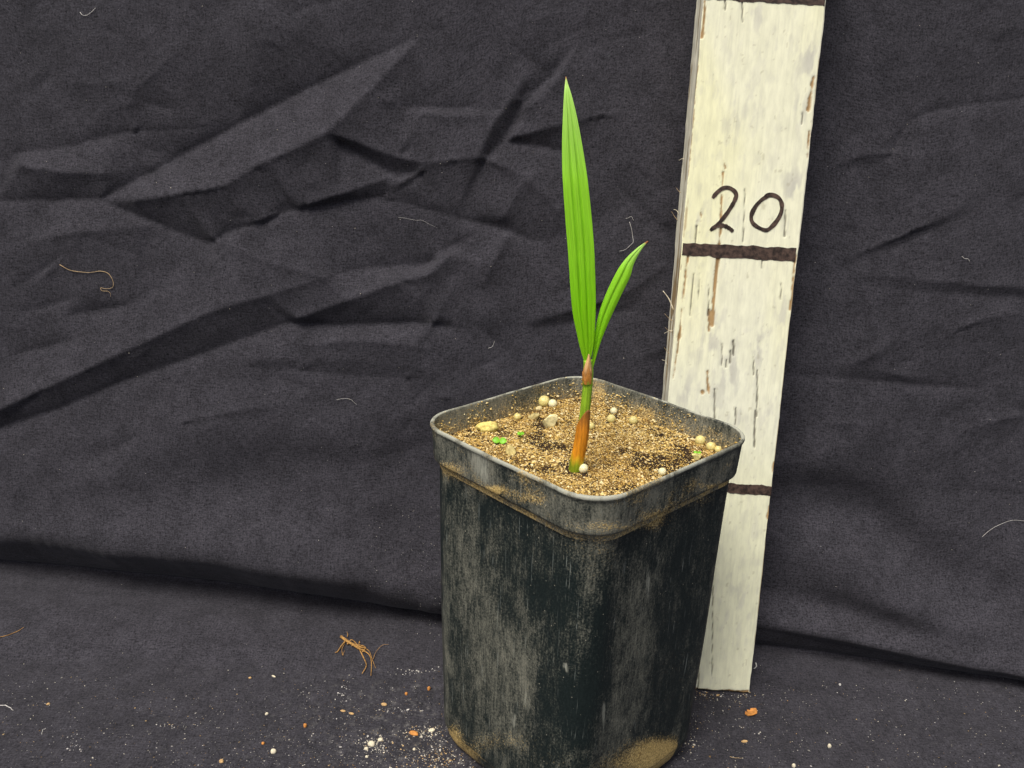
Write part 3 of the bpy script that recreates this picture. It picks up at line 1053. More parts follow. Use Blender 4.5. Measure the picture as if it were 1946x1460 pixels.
an = ang.ravel()
basecol = np.zeros(len(bw))
bd = 0.22 + .6 * (fbm(an * 5 + 20, zz * .16, 11, 3) - .5) + .12 * sst(13, 11.5, zz)
bt = .55 * np.exp(-((zz - .88) / .05) ** 2) + .25 * sst(1.0, .3, zz) + .12 * sst(12.0, 12.5, zz) + .16 * sst(9.5, 12.4, zz)
bat = pot_attrs(bw, nout.reshape(-1, 3), bd, bt, basecol)
bf = [tuple(q) for q in grid_faces(len(prof), NP, True)] + [tuple(range(NP))[::-1]]
mesh('body', bw, bf, M_POT, POT, PC, True, attrs=bat)
# rim band with rolled lip and the inner wall
rp_ = [(4.08, 12.50), (4.20, 12.46), (4.265, 12.48), (4.285, 12.55)]
rp_ += [(4.285 + (4.335 - 4.285) * s, 12.55 + (13.62 - 12.55) * s) for s in np.linspace(0, 1, 14)[1:]]
rp_ += [(4.365, 13.68), (4.385, 13.745), (4.375, 13.80), (4.35, 13.835), (4.315, 13.84), (4.285, 13.82), (4.27, 13.78)]
rp_ += [(4.27 - .17 * s, 13.78 - 1.6 * s) for s in np.linspace(0, 1, 16)[1:]]
rv_ = np.array([ring(hf - .05, 1.40 if hf > 4.2 else 1.30, NP, z) for hf, z in rp_])
rad = np.linalg.norm(rv_[..., :2], axis=-1, keepdims=True)
no = np.concatenate([rv_[..., :2] / rad, np.zeros_like(rad)], -1)
ang = np.arctan2(rv_[..., 1], rv_[..., 0])
ca = np.stack([np.cos(ang), np.sin(ang)], -1)
warp = 0.07 * (fbm(ca[..., 0] * 1.6 + 5, ca[..., 1] * 1.6 + 5, 4, 3) - .5)
rv_ = rv_ + no * warp[..., None]
rv_[..., 2] += (0.12 * (fbm(ca[..., 0] * 1.3 + 8, ca[..., 1] * 1.3 + 2, 6, 2) - .5) + .02 * (fbm(ang * 9 + 50, ang * 0 + 1, 7, 2) - .5)) * sst(12.4, 13.6, rv_[..., 2])
# lower edge of the band dips under the corners of the square
rw = (rv_ + PC).reshape(-1, 3)
inner = np.zeros(rv_.shape[:2])
inner[-16:] = 1
lip = np.zeros(rv_.shape[:2])
lip[18:23] = 1
nn = (no * np.where(inner, -1, 1)[..., None]).reshape(-1, 3)
inner, lip, anr, zr = inner.ravel(), lip.ravel(), ang.ravel(), rw[:, 2]
bd = .66 + .8 * (fbm(anr * 4 + 20, zr * .8, 11, 3) - .5) + .5 * lip
bd = bd + .35 * inner
bt = .14 + .30 * sst(.5, .72, fbm(anr * 6 + 70, zr * 1.5, 8, 4)) + .52 * inner * sst(14.2, 12.8, zr) + .24 * sst(12.62, 12.46, zr) * (sst(.42, .66, fbm(anr * 5 + 80, zr * .3, 12, 3)) - .35) + .10 * lip * (fbm(anr * 8 + 30, zr, 2, 2))
bp = 1.05 * lip * sst(.3, .6, fbm(anr * 7 + 40, zr * .2, 9, 3)) + .15 * inner * (fbm(anr * 6 + 30, zr * 2, 13, 3) - .3)
rat = pot_attrs(rw, nn, bd, bt, bp)
mesh('rim', rw, grid_faces(len(rp_), NP, True), M_POT, POT, PC, True, attrs=rat)

# ------------------------------------------------------------------ soil
ICO = None


def grains(name, P, R, Cc, mat, parent=None, origin=(0, 0, 0), flat=0.75, seed=1):
    """irregular little eight-sided grains, one mesh"""
    r = np.random.RandomState(seed)
    n = len(P)
    base = np.array([(1, 0, 0), (0, 1, 0), (-1, 0, 0), (0, -1, 0), (0, 0, 1), (0, 0, -1)], float)
    V = base[None] * (0.7 + .6 * r.rand(n, 6, 1)) * np.array([1, 1, flat])
    V += (r.rand(n, 6, 3) - .5) * .35
    a = r.rand(n) * 6.28
    c, s = np.cos(a)[:, None], np.sin(a)[:, None]
    st = 0.75 + .7 * r.rand(n)[:, None]
    x, y = V[..., 0] * st, V[..., 1] / st
    V[..., 0], V[..., 1] = c * x - s * y, s * x + c * y
    V = V * np.asarray(R)[:, None, None] + np.asarray(P)[:, None, :]
    f = np.array([(0, 1, 4), (1, 2, 4), (2, 3, 4), (3, 0, 4), (1, 0, 5), (2, 1, 5), (3, 2, 5), (0, 3, 5)])
    F = (np.arange(n)[:, None, None] * 6 + f[None]).reshape(-1, 3)
    return mesh(name, V.reshape(-1, 3), F, mat, parent, origin, False, np.repeat(np.asarray(Cc), 6, 0))


SZ = 12.93
SOILC = PC + np.array([0, 0, 11.9])
DARK = [(1305, 872, 36, 18, 1.0), (1285, 885, 20, 10, .8), (1272, 862, 12, 10, .6), (1155, 885, 16, 9, .6), (1170, 780, 30, 14, .7), (1000, 775, 30, 12, .8), (955, 822, 26, 10, .8), (1010, 832, 22, 8, .7),  # dark soil; the patch by the back beads is shadow painted in
        (905, 828, 24, 8, .8), (1170, 930, 26, 8, .6), (1240, 890, 10, 6, .6), (1080, 800, 14, 16, .5), (985, 880, 14, 8, .5), (1068, 835, 8, 5, .5), (1250, 800, 20, 8, .5), (1330, 875, 20, 8, .5), (900, 790, 26, 10, .5), (1380, 850, 20, 8, .4)]


def soil_dark(P):
    x, y = to_px(P)
    d = np.zeros(len(P))
    for bx, by, rx, ry, a in DARK:
        d = np.maximum(d, a * np.exp(-((x - bx) / rx) ** 2 - ((y - by) / ry) ** 2))
    return d


def soil_z(x, y):
    lx, ly = x - PC[0], y - PC[1]
    z = SZ + .30 * (fbm(lx * .45 + 20, ly * .45 + 20, 3, 3) - .5) + .16 * (fbm(lx * 1.8 + 30, ly * 1.8 + 9, 8, 3) - .5)
    return z + .13 * np.exp(-((x - 2.42) ** 2 + (y - 27.75) ** 2) / .45 ** 2)


nrg, nan_ = 90, 200
sr = [ring(max(.02, 4.13 * s), 1.42 * s + .004, nan_, 0) for s in np.linspace(0.004, 1, nrg)]
sv2 = np.array(sr).reshape(-1, 3) + PC
sv2[:, 2] = soil_z(sv2[:, 0], sv2[:, 1])
sdk = soil_dark(sv2)
sv2[:, 2] -= sdk * .12
sv2[:, 2] += .06 * (fbm(sv2[:, 0] * 7 + 60, sv2[:, 1] * 7 + 60, 12, 3) - .5)
tn = fbm(sv2[:, 0] * 1.1 + 30, sv2[:, 1] * 1.1 + 10, 1, 4)
kdk = np.clip(sdk * 1.1 + sst(.56, .70, fbm(sv2[:, 0] * .9 + 15, sv2[:, 1] * .9 + 40, 6, 4)), 0, 1)[:, None]
scol = np.array([0.22, 0.135, 0.045]) * (.6 + .8 * tn)[:, None]
scol = scol * (1 - kdk) + np.array([0.040, 0.026, 0.015]) * kdk
SOIL = empty('potting_soil', SOILC)
tag(SOIL, 'sandy brown potting soil filling the square pot', 'soil')
gf = grid_faces(nrg, nan_, True)
mesh('soil_surface', sv2, gf, M_SOIL, SOIL, SOILC, True, scol)
BVS = BVHTree.FromPolygons([tuple(p) for p in sv2], [tuple(int(i) for i in q) for q in gf])
# loose sand grains
N = 46000
q = (rng.rand(N, 2) - .5) * 2 * 4.05
cr_ = np.maximum(np.abs(q) - (4.05 - 1.4), 0)
q = q[np.hypot(cr_[:, 0], cr_[:, 1]) < 1.4]
gx = PC[0] + math.cos(ROT) * q[:, 0] - math.sin(ROT) * q[:, 1]
gy = PC[1] + math.sin(ROT) * q[:, 0] + math.cos(ROT) * q[:, 1]
gp = np.c_[gx, gy, soil_z(gx, gy)]
dk = soil_dark(gp)
gp[:, 2] -= dk * .12
kd = np.clip(dk * 1.1 + sst(.56, .70, fbm(gx * .9 + 15, gy * .9 + 40, 6, 4)), 0, 1)
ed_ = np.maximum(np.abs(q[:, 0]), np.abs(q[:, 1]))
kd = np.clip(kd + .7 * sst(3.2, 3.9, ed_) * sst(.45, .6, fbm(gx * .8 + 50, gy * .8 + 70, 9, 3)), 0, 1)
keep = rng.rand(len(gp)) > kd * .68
gp, kd = gp[keep], kd[keep]
gr = np.exp(rng.normal(math.log(.0205), .42, len(gp)))
gp[:, 2] += gr * .3 + .01
pal = np.array([[.60, .42, .125], [.73, .56, .23], [.40, .26, .065], [.88, .76, .42], [.17, .105, .038], [.035, .024, .015]])
pi_ = np.array([rng.choice(6, p=[.28, .24, .19, .12, .10, .07]) for _ in range(len(gp))])
gc = pal[pi_] * (.8 + .4 * rng.rand(len(gp), 1))
warm = sst(.35, .65, fbm(gp[:, 0] * .5 + 3, gp[:, 1] * .5 + 9, 2, 3))[:, None]
gc = gc * (1 - .3 * warm) + gc * np.array([.92, .72, .45]) * .2 * warm
g_ = grains('sand_grains', gp, gr, gc, M_GRAIN, SOIL, SOILC, seed=4)
g_['kind'] = 'stuff'
# grit stuck on the inside of the rim and the lip
n = 15000
sidx = rng.randint(0, NP, n)
rowi = rng.randint(len(rp_) - 16, len(rp_) - 4, n)
pp = rv_[rowi, sidx] + PC
pp = pp + (rng.rand(n, 3) - .5) * np.array([.1, .1, .1])
lowp = sst(13.75, 12.7, pp[:, 2])
cl = fbm(ang[rowi, sidx] * 5 + 30, pp[:, 2] * 1.2, 4, 3)
kp = rng.rand(n) < np.clip(lowp * 1.1, .16, 1) * sst(.30, .62, cl)
pp = pp[kp]
pr = np.exp(rng.normal(math.log(.022), .45, len(pp)))
pc_ = pal[[rng.choice(6, p=[.32, .28, .14, .22, .03, .01]) for _ in range(len(pp))]]
tag(grains('stuck_grit', pp, pr, pc_, M_GRAIN, POT, PC, seed=6), kind='stuff')


# fertiliser beads
def blob_mesh(c, r, seed, lump=.06, squash=1.0, segs=(14, 20), stretch=(1, 1, 1), rot=0.0):
    nu, nv = segs
    th = np.linspace(0, math.pi, nu)
    ph = np.linspace(0, 2 * math.pi, nv, endpoint=False)
    TH_, PH = np.meshgrid(th, ph, indexing='ij')
    d = np.stack([np.sin(TH_) * np.cos(PH), np.sin(TH_) * np.sin(PH), np.cos(TH_)], -1)
    nsv = fbm(d[..., 0] * 1.7 + 10 + seed, d[..., 1] * 1.7 + d[..., 2] * 1.3 + 20, seed % 9, 3) - .5
    v = d * (r * (1 + lump * 2 * nsv))[..., None] * np.array(stretch) * np.array([1, 1, squash])
    cc, ss = math.cos(rot), math.sin(rot)
    v = np.stack([cc * v[..., 0] - ss * v[..., 1], ss * v[..., 0] + cc * v[..., 1], v[..., 2]], -1)
    return v.reshape(-1, 3) + c, [tuple(q) for q in grid_faces(nu, nv, True)]


def soil_pt(px, py, lift):
    p = None
    while p is None:                                     # behind the wall from here: come towards the middle of the soil
        p = hit(px, py, BVS)
        px, py = px + (1120 - px) * .03, py + (840 - py) * .03
    return p + np.array([0, 0, lift])


BEADS = [
    (1108, 897, 19, 1, 'white fertiliser bead resting right at the foot of the palm seedling'),
    (1166, 786, 14, 1, 'whitest small bead near the back wall of the pot, right of the stem'),
    (1161, 802, 17, 0, 'yellowish bead just in front of the whitest small bead right of the stem'),
    (1203, 805, 17, 0, 'single pale bead by the back right pot wall, midway along it'),
    (1330, 844, 20, 0, 'largest greenish yellow bead in the right corner of the pot'),
    (1350, 855, 18, 0, 'yellow bead touching the large bead in the right corner of the pot'),
    (1364, 859, 14, 0, 'half hidden bead nearest the right corner of the pot'),
    (1258, 902, 16, 1, 'small pale bead against the front right rim of the pot'),
    (1050, 773, 17, 1, 'pale round bead at the back of the soil, left of the stem'),
    (1033, 771, 23, 0, 'large dull yellow bead at the back of the soil beside the pale round one'),
    (983, 797, 14, 0, 'dull tan bead half sunk in soil left of the pointed pebble'),
    (1123, 815, 14, 0, 'tan bead peeking out behind the brown sheath of the stem'),
]
for i, (x, y, dpx, wht, lab) in enumerate(BEADS):
    p = soil_pt(x, y, 0)
    dep = (p - CAM) @ FW
    r = dpx / 2 * dep / FPX
    v, f = blob_mesh(p + np.array([0, 0, r * .72]), r, i, .05)
    o = mesh('fertiliser_bead', v, f, M_BEADW if wht else M_BEAD, None, p)
    tag(o, lab, 'bead', 'fertiliser beads on the soil')
PEBS = [
    (925, 818, 34, (1.2, .75, .62), .3, (.74, .63, .20), 'lumpy yellow stone near the left corner of the pot', .55),
    (1043, 810, 29, (1.1, .9, .85), .6, (.88, .80, .42), 'pointed cream pebble on the soil left of the stem', .20),
    (970, 862, 20, (.8, 1.1, .8), .2, (.60, .50, .20), 'small yellow green pebble by the front left rim', .22),
    (1016, 796, 17, (1.2, .8, .6), .1, (.55, .46, .20), 'little flat pale pebble behind the pointed cream pebble', .20),
    (1024, 779, 14, (1.1, .8, .7), .9, (.66, .56, .28), 'small knobbly pale stone left of the large dull bead', .22),
    (1322, 872, 15, (1.2, .8, .7), .4, (.70, .62, .24), 'small yellow pebble under the tiny green sprout in the right corner', .2),
]
for i, (x, y, dpx, st, ro, c, lab, lump) in enumerate(PEBS):
    p = soil_pt(x, y, 0)
    r = dpx / 2 * ((p - CAM) @ FW) / FPX
    if i in (1, 2, 3, 5):
        r *= 1.35
    v, f = blob_mesh(p + np.array([0, 0, r * .4]), r, i + 3, lump, 1.0, (16, 22), st, ro)
    if i in (1, 2, 3, 5):                                # broken stones: clip the lump with a few flat faces
        c0 = p + np.array([0, 0, r * .4])
        rr_ = np.random.RandomState(40 + i)
        for _ in range(9):
            nd = rr_.randn(3)
            nd /= np.linalg.norm(nd)
            dd = (v - c0) @ nd - r * (.45 + .25 * rr_.rand())
            v = v - np.maximum(dd, 0)[:, None] * nd
    cc = np.array(c) * (.75 + .5 * fbm(v[:, 0] * 8, v[:, 1] * 8 + v[:, 2] * 6, 3, 3))[:, None]
    tag(mesh('pebble', v, f, M_PEB, None, p, i not in (1, 2, 3, 5), cc), lab, 'pebble', 'pebbles on the soil')


def leaflet(a, b, w, thick=.015, up=.03):
    a, b = np.array(a), np.array(b)
    ax = b - a
    nm_ = np.array([0, -.75, .66])                       # the leaves lean to the open front
    sd_ = np.cross(ax, nm_)
    sd_ /= np.linalg.norm(sd_) + 1e-9
    V = []
    n, m = 9, 7
    for lay in (0, 1):
        for i in range(n):
            s = i / (n - 1)
            hw = w * .5 * math.sin(math.pi * (0.04 + .93 * s ** .8)) ** .7
            for j in range(m):
                k = j / (m - 1) * 2 - 1
                V.append(a + ax * s + sd_ * hw * k + nm_ * (up * math.sin(math.pi * s) + .02 * k * k - lay * thick))
    top = [tuple(q) for q in grid_faces(n, m)]
    bot = [tuple(i + n * m for i in q[::-1]) for q in top]
    return np.array(V), top + bot


def seedling(px, py, specs, lab):
    p = soil_pt(px, py, 0)
    e = empty('weed_seedling', p)
    tag(e, lab, 'seedling', 'tiny weed seedlings on the soil')
    tip = p + np.array([0, 0, .14])
    v, f = tube_data(catmull([p - np.array([0, 0, .05]), p + np.array([.01, 0, .07]), tip], 5), .022, 6)
    mesh('stem', v, f, M_SEEDL, e, p)
    for dx, dy, dz, w in specs:
        v, f = leaflet(tip, tip + np.array([dx, dy, dz]), w)
        mesh('leaf', v, f, M_SEEDL, e, p)


seedling(949, 845, ((-.26, .02, .03, .24), (.26, -.03, .02, .24)), 'tiny green weed with two round leaves near the left side of the pot')
seedling(989, 832, ((-.13, .02, .03, .14), (.13, .05, .03, .13), (.04, -.14, .02, .11)), 'smallest three leaved green weed behind the two leaved one')
seedling(1325, 870, ((-.14, .06, .06, .12), (.12, .08, .06, .1), (-.02, -.12, .05, .1)), 'tiny bright sprout beside the beads in the right corner of the pot')

# ------------------------------------------------------------------ palm seedling
PB = soil_pt(1094, 893, 0)
PLANT = empty('palm_seedling', PB)
tag(PLANT, 'young palm seedling with two pleated green leaves growing from the soil', 'plant')
Y0 = PB[1]


def pp_(x, y, dy=0.0):
    return on_y(x, y, Y0 + dy)


def tube_col(name, P, R, colfn, ns=24, cut=None, mat=M_STEM, n=40, thick=0.03):
    """tube along P; cut(theta)->fraction of length where the wall ends; colfn(s, th)"""
    Pc = catmull(P, n)
    Rc = np.interp(np.linspace(0, 1, n), np.linspace(0, 1, len(R)), R)
    th = np.linspace(0, 2 * math.pi, ns, endpoint=False)
    tan = np.gradient(Pc, axis=0)
    tan /= np.linalg.norm(tan, axis=1)[:, None]
    V, Cc = [], []
    end = np.ones(ns) if cut is None else cut(th)
    for lay in ((0, 1) if cut is not None else (0,)):
        for i in range(n):
            for j in range(ns):
                s = i / (n - 1) * end[j]
                k = s * (n - 1)
                i0 = min(int(k), n - 2)
                u = k - i0
                c = Pc[i0] * (1 - u) + Pc[i0 + 1] * u
                r = Rc[i0] * (1 - u) + Rc[i0 + 1] * u - lay * thick
                t = tan[i0]
                a = np.cross(t, [0, 1.0, 0])
                a /= np.linalg.norm(a)
                b = np.cross(a, t)                      # a points to -x/+x, b towards +-y
                V.append(c + r * (math.cos(th[j]) * a + math.sin(th[j]) * b))
                Cc.append(colfn(s, th[j]))
    f = [tuple(q) for q in grid_faces(n, ns, True)]
    if cut is not None:
        f += [tuple(i + n * ns for i in q[::-1]) for q in f]
        top = (n - 1) * ns
        for j in range(ns):
            k = (j + 1) % ns
            f.append((top + j, top + k, top + k + n * ns, top + j + n * ns))
    else:
        f.append(tuple(range(len(V) - ns, len(V))))
    return mesh(name, np.array(V), f, mat, PLANT, PB, True, np.array(Cc))


def lerp_cols(stops):
    xs_, cs = zip(*stops)
    cs = np.array(cs)
    return lambda s: np.array([np.interp(s, xs_, cs[:, k]) for k in range(3)])


g1 = lerp_cols([(0, (.20, .31, .012)), (.5, (.26, .44, .02)), (1, (.27, .50, .03))])
tube_col('stem', [pp_(1093, 905), pp_(1096, 880), pp_(1103, 845), pp_(1109, 805), pp_(1113.5, 765), pp_(1117, 730), pp_(1118, 705), pp_(1117, 684)],
         [.17, .175, .17, .165, .165, .16, .165, .14], lambda s, t: g1(s))
lc = lerp_cols([(0, (.17, .27, .012)), (.24, (.24, .30, .012)), (.33, (.60, .38, .02)), (.42, (.68, .27, .012)), (.75, (.60, .22, .015)), (.9, (.36, .14, .02)), (1, (.24, .10, .025))])
tube_col('leaf_sheath', [pp_(1092.5, 905), pp_(1095.5, 880), pp_(1102, 850), pp_(1107.5, 815), pp_(1112, 776)], [.235, .235, .228, .222, .175], lambda s, t: lc(min(1, s + .03 * math.sin(5 * t))),
         28, lambda th: .86 + .14 * np.clip(np.cos(th - 4.1), -1, 1) ** 1)['label'] = 'orange brown dry sheath round the stem base'
uc = lerp_cols([(0, (.30, .30, .03)), (.08, (.50, .20, .03)), (.35, (.62, .27, .06)), (.5, (.42, .19, .05)), (.75, (.74, .46, .20)), (1, (.60, .34, .14))])
tube_col('leaf_sheath', [pp_(1115.5, 728, -.06), pp_(1116, 705, -.09), pp_(1118, 672, -.12)], [.155, .16, .06], lambda s, t: uc(min(1, max(0, s + .13 * math.sin(5 * t + 1)))),
         28, lambda th: .45 + .55 * np.clip(np.cos(th - 4.4), 0, 1) ** .7)['label'] = 'papery brown sheath where the leaves part'

GREEN = lerp_cols([(0, (.25, .58, .008)), (.25, (.26, .68, .008)), (.6, (.35, .77, .035)), (.9, (.52, .86, .18)), (.965, (.52, .72, .18)), (.985, (.55, .28, .08)), (1, (.42, .17, .05))])


def blade(name, edges, dyf, pleat, nw=33, nl=90, fold=0.0, bright=1.0, tip=1.0):
    E = np.array(edges, float)
    yv = catmull(E, nl)
    V, Cc, UV = [], [], []
    for i in range(nl):
        yy, xl, yl, xr, yr = yv[i]
        s = i / (nl - 1)
        dy = dyf(s)
        L, Rr = pp_(xl, yl, dy), pp_(xr, yr, dy)
        wv = np.linalg.norm(Rr - L)
        for j in range(nw):
            k = j / (nw - 1)
            d = pleat(k) * min(1, wv / .8) - fold * wv * (1 - abs(2 * k - 1))
            V.append(L + (Rr - L) * k + np.array([0, -d, 0]))
            e = abs(2 * k - 1)
            c = GREEN(s if s < .5 else min(1, .5 + (s - .5) * tip)) * bright * (1 + .10 * max(0, e - .88) / .12) * (1.0 + 3.5 * min(0, pleat(k)))  # shade of the pleat valleys is put into the leaf colour
            Cc.append(c)
            UV.append((k, s * 10))
    V = np.array(V)
    nv = len(V)
    V2 = V + np.array([0, .022, 0])
    f = [tuple(q) for q in grid_faces(nl, nw)]
    f2 = [tuple(i + nv for i in q[::-1]) for q in f]
    rim_ = []
    for i in range(nl - 1):
        for j, sgn in ((0, 1), (nw - 1, -1)):
            a, b = i * nw + j, (i + 1) * nw + j
            rim_.append((a, b, b + nv, a + nv)[::sgn])
    allv, allc, alluv = np.vstack([V, V2]), np.array(Cc + Cc), np.array(UV + UV)
    r0 = int(nl * .965)
    sets = ([], [])
    for q in f + f2 + rim_:
        sets[1 if min(i % nv for i in q) // nw >= r0 else 0].append(q)
    out = None
    for nm, fs in zip((name, 'leaf_tip'), sets):
        idx = sorted({i for q in fs for i in q})
        re_ = {i: k for k, i in enumerate(idx)}
        o = mesh(nm, allv[idx], [tuple(re_[i] for i in q) for q in fs], M_LEAF, out or PLANT, PB, True, allc[idx], alluv[idx])
        out = out or o
    return out


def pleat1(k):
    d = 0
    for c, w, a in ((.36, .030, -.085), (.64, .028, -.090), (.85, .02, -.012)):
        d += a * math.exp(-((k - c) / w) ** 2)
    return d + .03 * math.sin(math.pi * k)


ed1 = [(0, 1111, 690, 1120, 690), (0, 1104, 668, 1126, 668), (0, 1096.5, 636, 1130, 636), (0, 1088.6, 597, 1132, 597), (0, 1084.6, 557, 1132.2, 557), (0, 1082, 517, 1131, 517),
       (0, 1079.3, 477.6, 1129.5, 477.6), (0, 1074.5, 418, 1125, 418), (0, 1070.3, 358, 1118.6, 358), (0, 1068.4, 318.6, 1113.5, 318.6), (0, 1068.2, 267, 1105, 267), (0, 1069.8, 219, 1095.7, 219),
       (0, 1071.8, 180, 1086, 180), (0, 1073.6, 160, 1079.5, 160), (0, 1075, 145.5, 1075.8, 145.5)]
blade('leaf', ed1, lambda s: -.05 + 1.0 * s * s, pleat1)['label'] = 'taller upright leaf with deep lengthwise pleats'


def pleat2(k):
    return -.05 * math.exp(-((k - .45) / .06) ** 2) - .02 * math.cos(2 * math.pi * k * 2)


ed2 = [(0, 1123, 700, 1127, 701), (0, 1126.5, 672, 1134.5, 674), (0, 1130, 636, 1144.5, 643), (0, 1138, 597, 1160, 606), (0, 1152.5, 557, 1178, 567), (0, 1171.5, 518, 1197, 528), (0, 1186, 496, 1204, 504),
       (0, 1203.5, 478, 1213.5, 484), (0, 1218.5, 466, 1223, 469.5), (0, 1231.2, 458, 1232, 459)]
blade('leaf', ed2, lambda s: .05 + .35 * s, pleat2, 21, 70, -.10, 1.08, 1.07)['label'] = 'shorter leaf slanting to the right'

# ------------------------------------------------------------------ bits and fibres on the cloth
def fibre(name, pts, r, mat, label, cat, group=None, off=.03, n=110, loop=None):
    P = [hit(x, y, BV, off) for x, y in pts]
    P = catmull(P, n)
    P = P + np.c_[np.zeros(n), -np.abs(.03 * np.sin(np.linspace(0, 9, n))), .01 * np.sin(np.linspace(0, 14, n))]
    r *= .62
    v, f = tube_data(P, np.linspace(r, r * .6, n) * (.8 + .4 * vn(np.arange(n) * .35, np.zeros(n), 2)), 6)
    o = mesh(name, v, f, mat, None, P[0])
    return tag(o, label, cat, group)


TH = 'loose fibres caught on the cloth'
fibre('thread', [(114, 503), (135, 514), (165, 518), (178, 517), (192, 515), (207, 520), (216, 535), (215, 546), (203, 549), (192, 547), (195, 552), (206, 553), (211, 558), (211, 564)], .022, M_FIBRE,
      'curly tan thread clinging to the cloth at the far left', 'thread', TH)
fibre('thread', [(153, 24), (158, 29), (168, 29), (176, 22), (183, 16)], .022, M_WHITE, 'short curled white fibre near the top left of the cloth', 'fibre', TH)
fibre('thread', [(1196, 422), (1200, 436), (1202, 448), (1203, 460), (1198, 466), (1188, 474), (1177, 478)], .016, M_WHITE, 'wavy white rootlet on the cloth beside the shorter leaf tip', 'fibre', TH)
fibre('thread', [(1189, 416), (1194, 414), (1200, 412), (1204, 420)], .012, M_WHITE, 'tiny pale fibre tuft above the wavy white rootlet', 'fibre', TH)
fibre('thread', [(1866, 1020), (1880, 1007), (1905, 994), (1930, 988), (1960, 992)], .014, M_WHITE, 'long fine white hair on the cloth at the right edge', 'hair', TH)
fibre('thread', [(640, 760), (655, 757), (668, 760), (679, 769)], .010, M_WHITE, 'fine arched hair on the cloth left of the pot rim', 'hair', TH)
fibre('thread', [(757, 413), (790, 418), (805, 420), (830, 433)], .007, M_WHITE, 'very thin pale hair among the creases in mid cloth', 'hair', TH)
fibre('thread', [(928, 662), (936, 658), (940, 648)], .016, M_WHITE, 'small bent white lint bit left of the seedling stem', 'lint', TH)
fibre('thread', [(1827, 488), (1832, 491), (1840, 493), (1841, 498)], .016, M_WHITE, 'small hooked white lint bit on the cloth right of the stake', 'lint', TH)
fibre('pine_needle', [(-15, 1214), (10, 1209), (28, 1203), (46, 1193)], .03, M_ROOT, 'thin brown stalk lying on the cloth at the left edge', 'stalk', TH)
fibre('thread', [(-4, 1342), (10, 1341), (20, 1346), (26, 1351)], .03, M_WHITE, 'white curled fibre on the floor cloth at the left edge', 'fibre', TH)
fibre('thread', [(80, 1397), (82, 1388), (88, 1385)], .02, M_WHITE, 'small hooked white fibre on the floor cloth at lower left', 'fibre', TH)
fibre('thread', [(1387, 1439), (1398, 1441), (1411, 1441)], .016, M_FIBRE, 'short tan fibre on the floor in front of the stake', 'fibre', TH)
fibre('wood_chip', [(1436, 1262), (1437, 1268), (1432, 1272)], .05, M_WHITE, 'pale chip beside the right foot of the stake', 'chip', 'crumbs on the floor cloth', .05)

# root clump left of the pot
RC = hit(680, 1240, BV)
parts = []
for pts, r in (([(648, 1213), (660, 1222), (672, 1229), (682, 1236), (694, 1240)], .075), ([(652, 1216), (668, 1224), (684, 1232), (696, 1236)], .05), ([(656, 1222), (648, 1232), (642, 1240), (637, 1243)], .035),
               ([(655, 1226), (650, 1236), (651, 1248)], .016), ([(684, 1238), (690, 1250), (696, 1264), (695, 1272), (688, 1284)], .03), ([(690, 1238), (702, 1248), (706, 1262), (705, 1287)], .03),
               ([(696, 1236), (702, 1240), (708, 1258), (714, 1272)], .016), ([(709, 1255), (715, 1242), (726, 1230), (738, 1227)], .011), ([(660, 1214), (661, 1208), (659, 1204)], .02),
               ([(682, 1229), (683, 1222), (684, 1225)], .014), ([(660, 1228), (670, 1220), (690, 1242)], .03), ([(668, 1230), (680, 1228), (694, 1232), (690, 1241)], .03), ([(652, 1248), (653, 1244), (655, 1238)], .012)):
    P = catmull([hit(x, y, BV, .06 + .05 * random.random()) for x, y in pts], 18)
    parts.append(tube_data(P, np.linspace(r, r * .55, 18) * (.85 + .3 * rng.rand(18)), 7))
v, f = merge(parts)
tag(mesh('root_clump', v, f, M_ROOT, None, RC), 'dry brown tangle of roots on the cloth left of the pot', 'roots')

# orange leaf flake
FL = hit(1427, 1357, BV)
out = [(-12, 4), (-11, -2), (-6, -1), (-8, -6), (-2, -5), (-1, -8), (4, -6), (9, -7), (12, -3), (11, 2), (6, 6), (0, 6), (-6, 5)]
V = []
for lay in (0, .03):
    for dx, dy in out:
        p = hit(1427 + dx, 1357 + dy, BV, .05)
        V.append(p + np.array([0, 0, .05 + .05 * math.sin(dx * .3) - lay]))
n = len(out)
F = [tuple(range(n))[::-1], tuple(range(n, 2 * n))] + [(i, (i + 1) % n, (i + 1) % n + n, i + n) for i in range(n)]
tag(mesh('leaf_flake', np.array(V), F, M_ORANGE, None, FL, False), 'orange lobed leaf flake on the floor in front of the stake', 'flake')

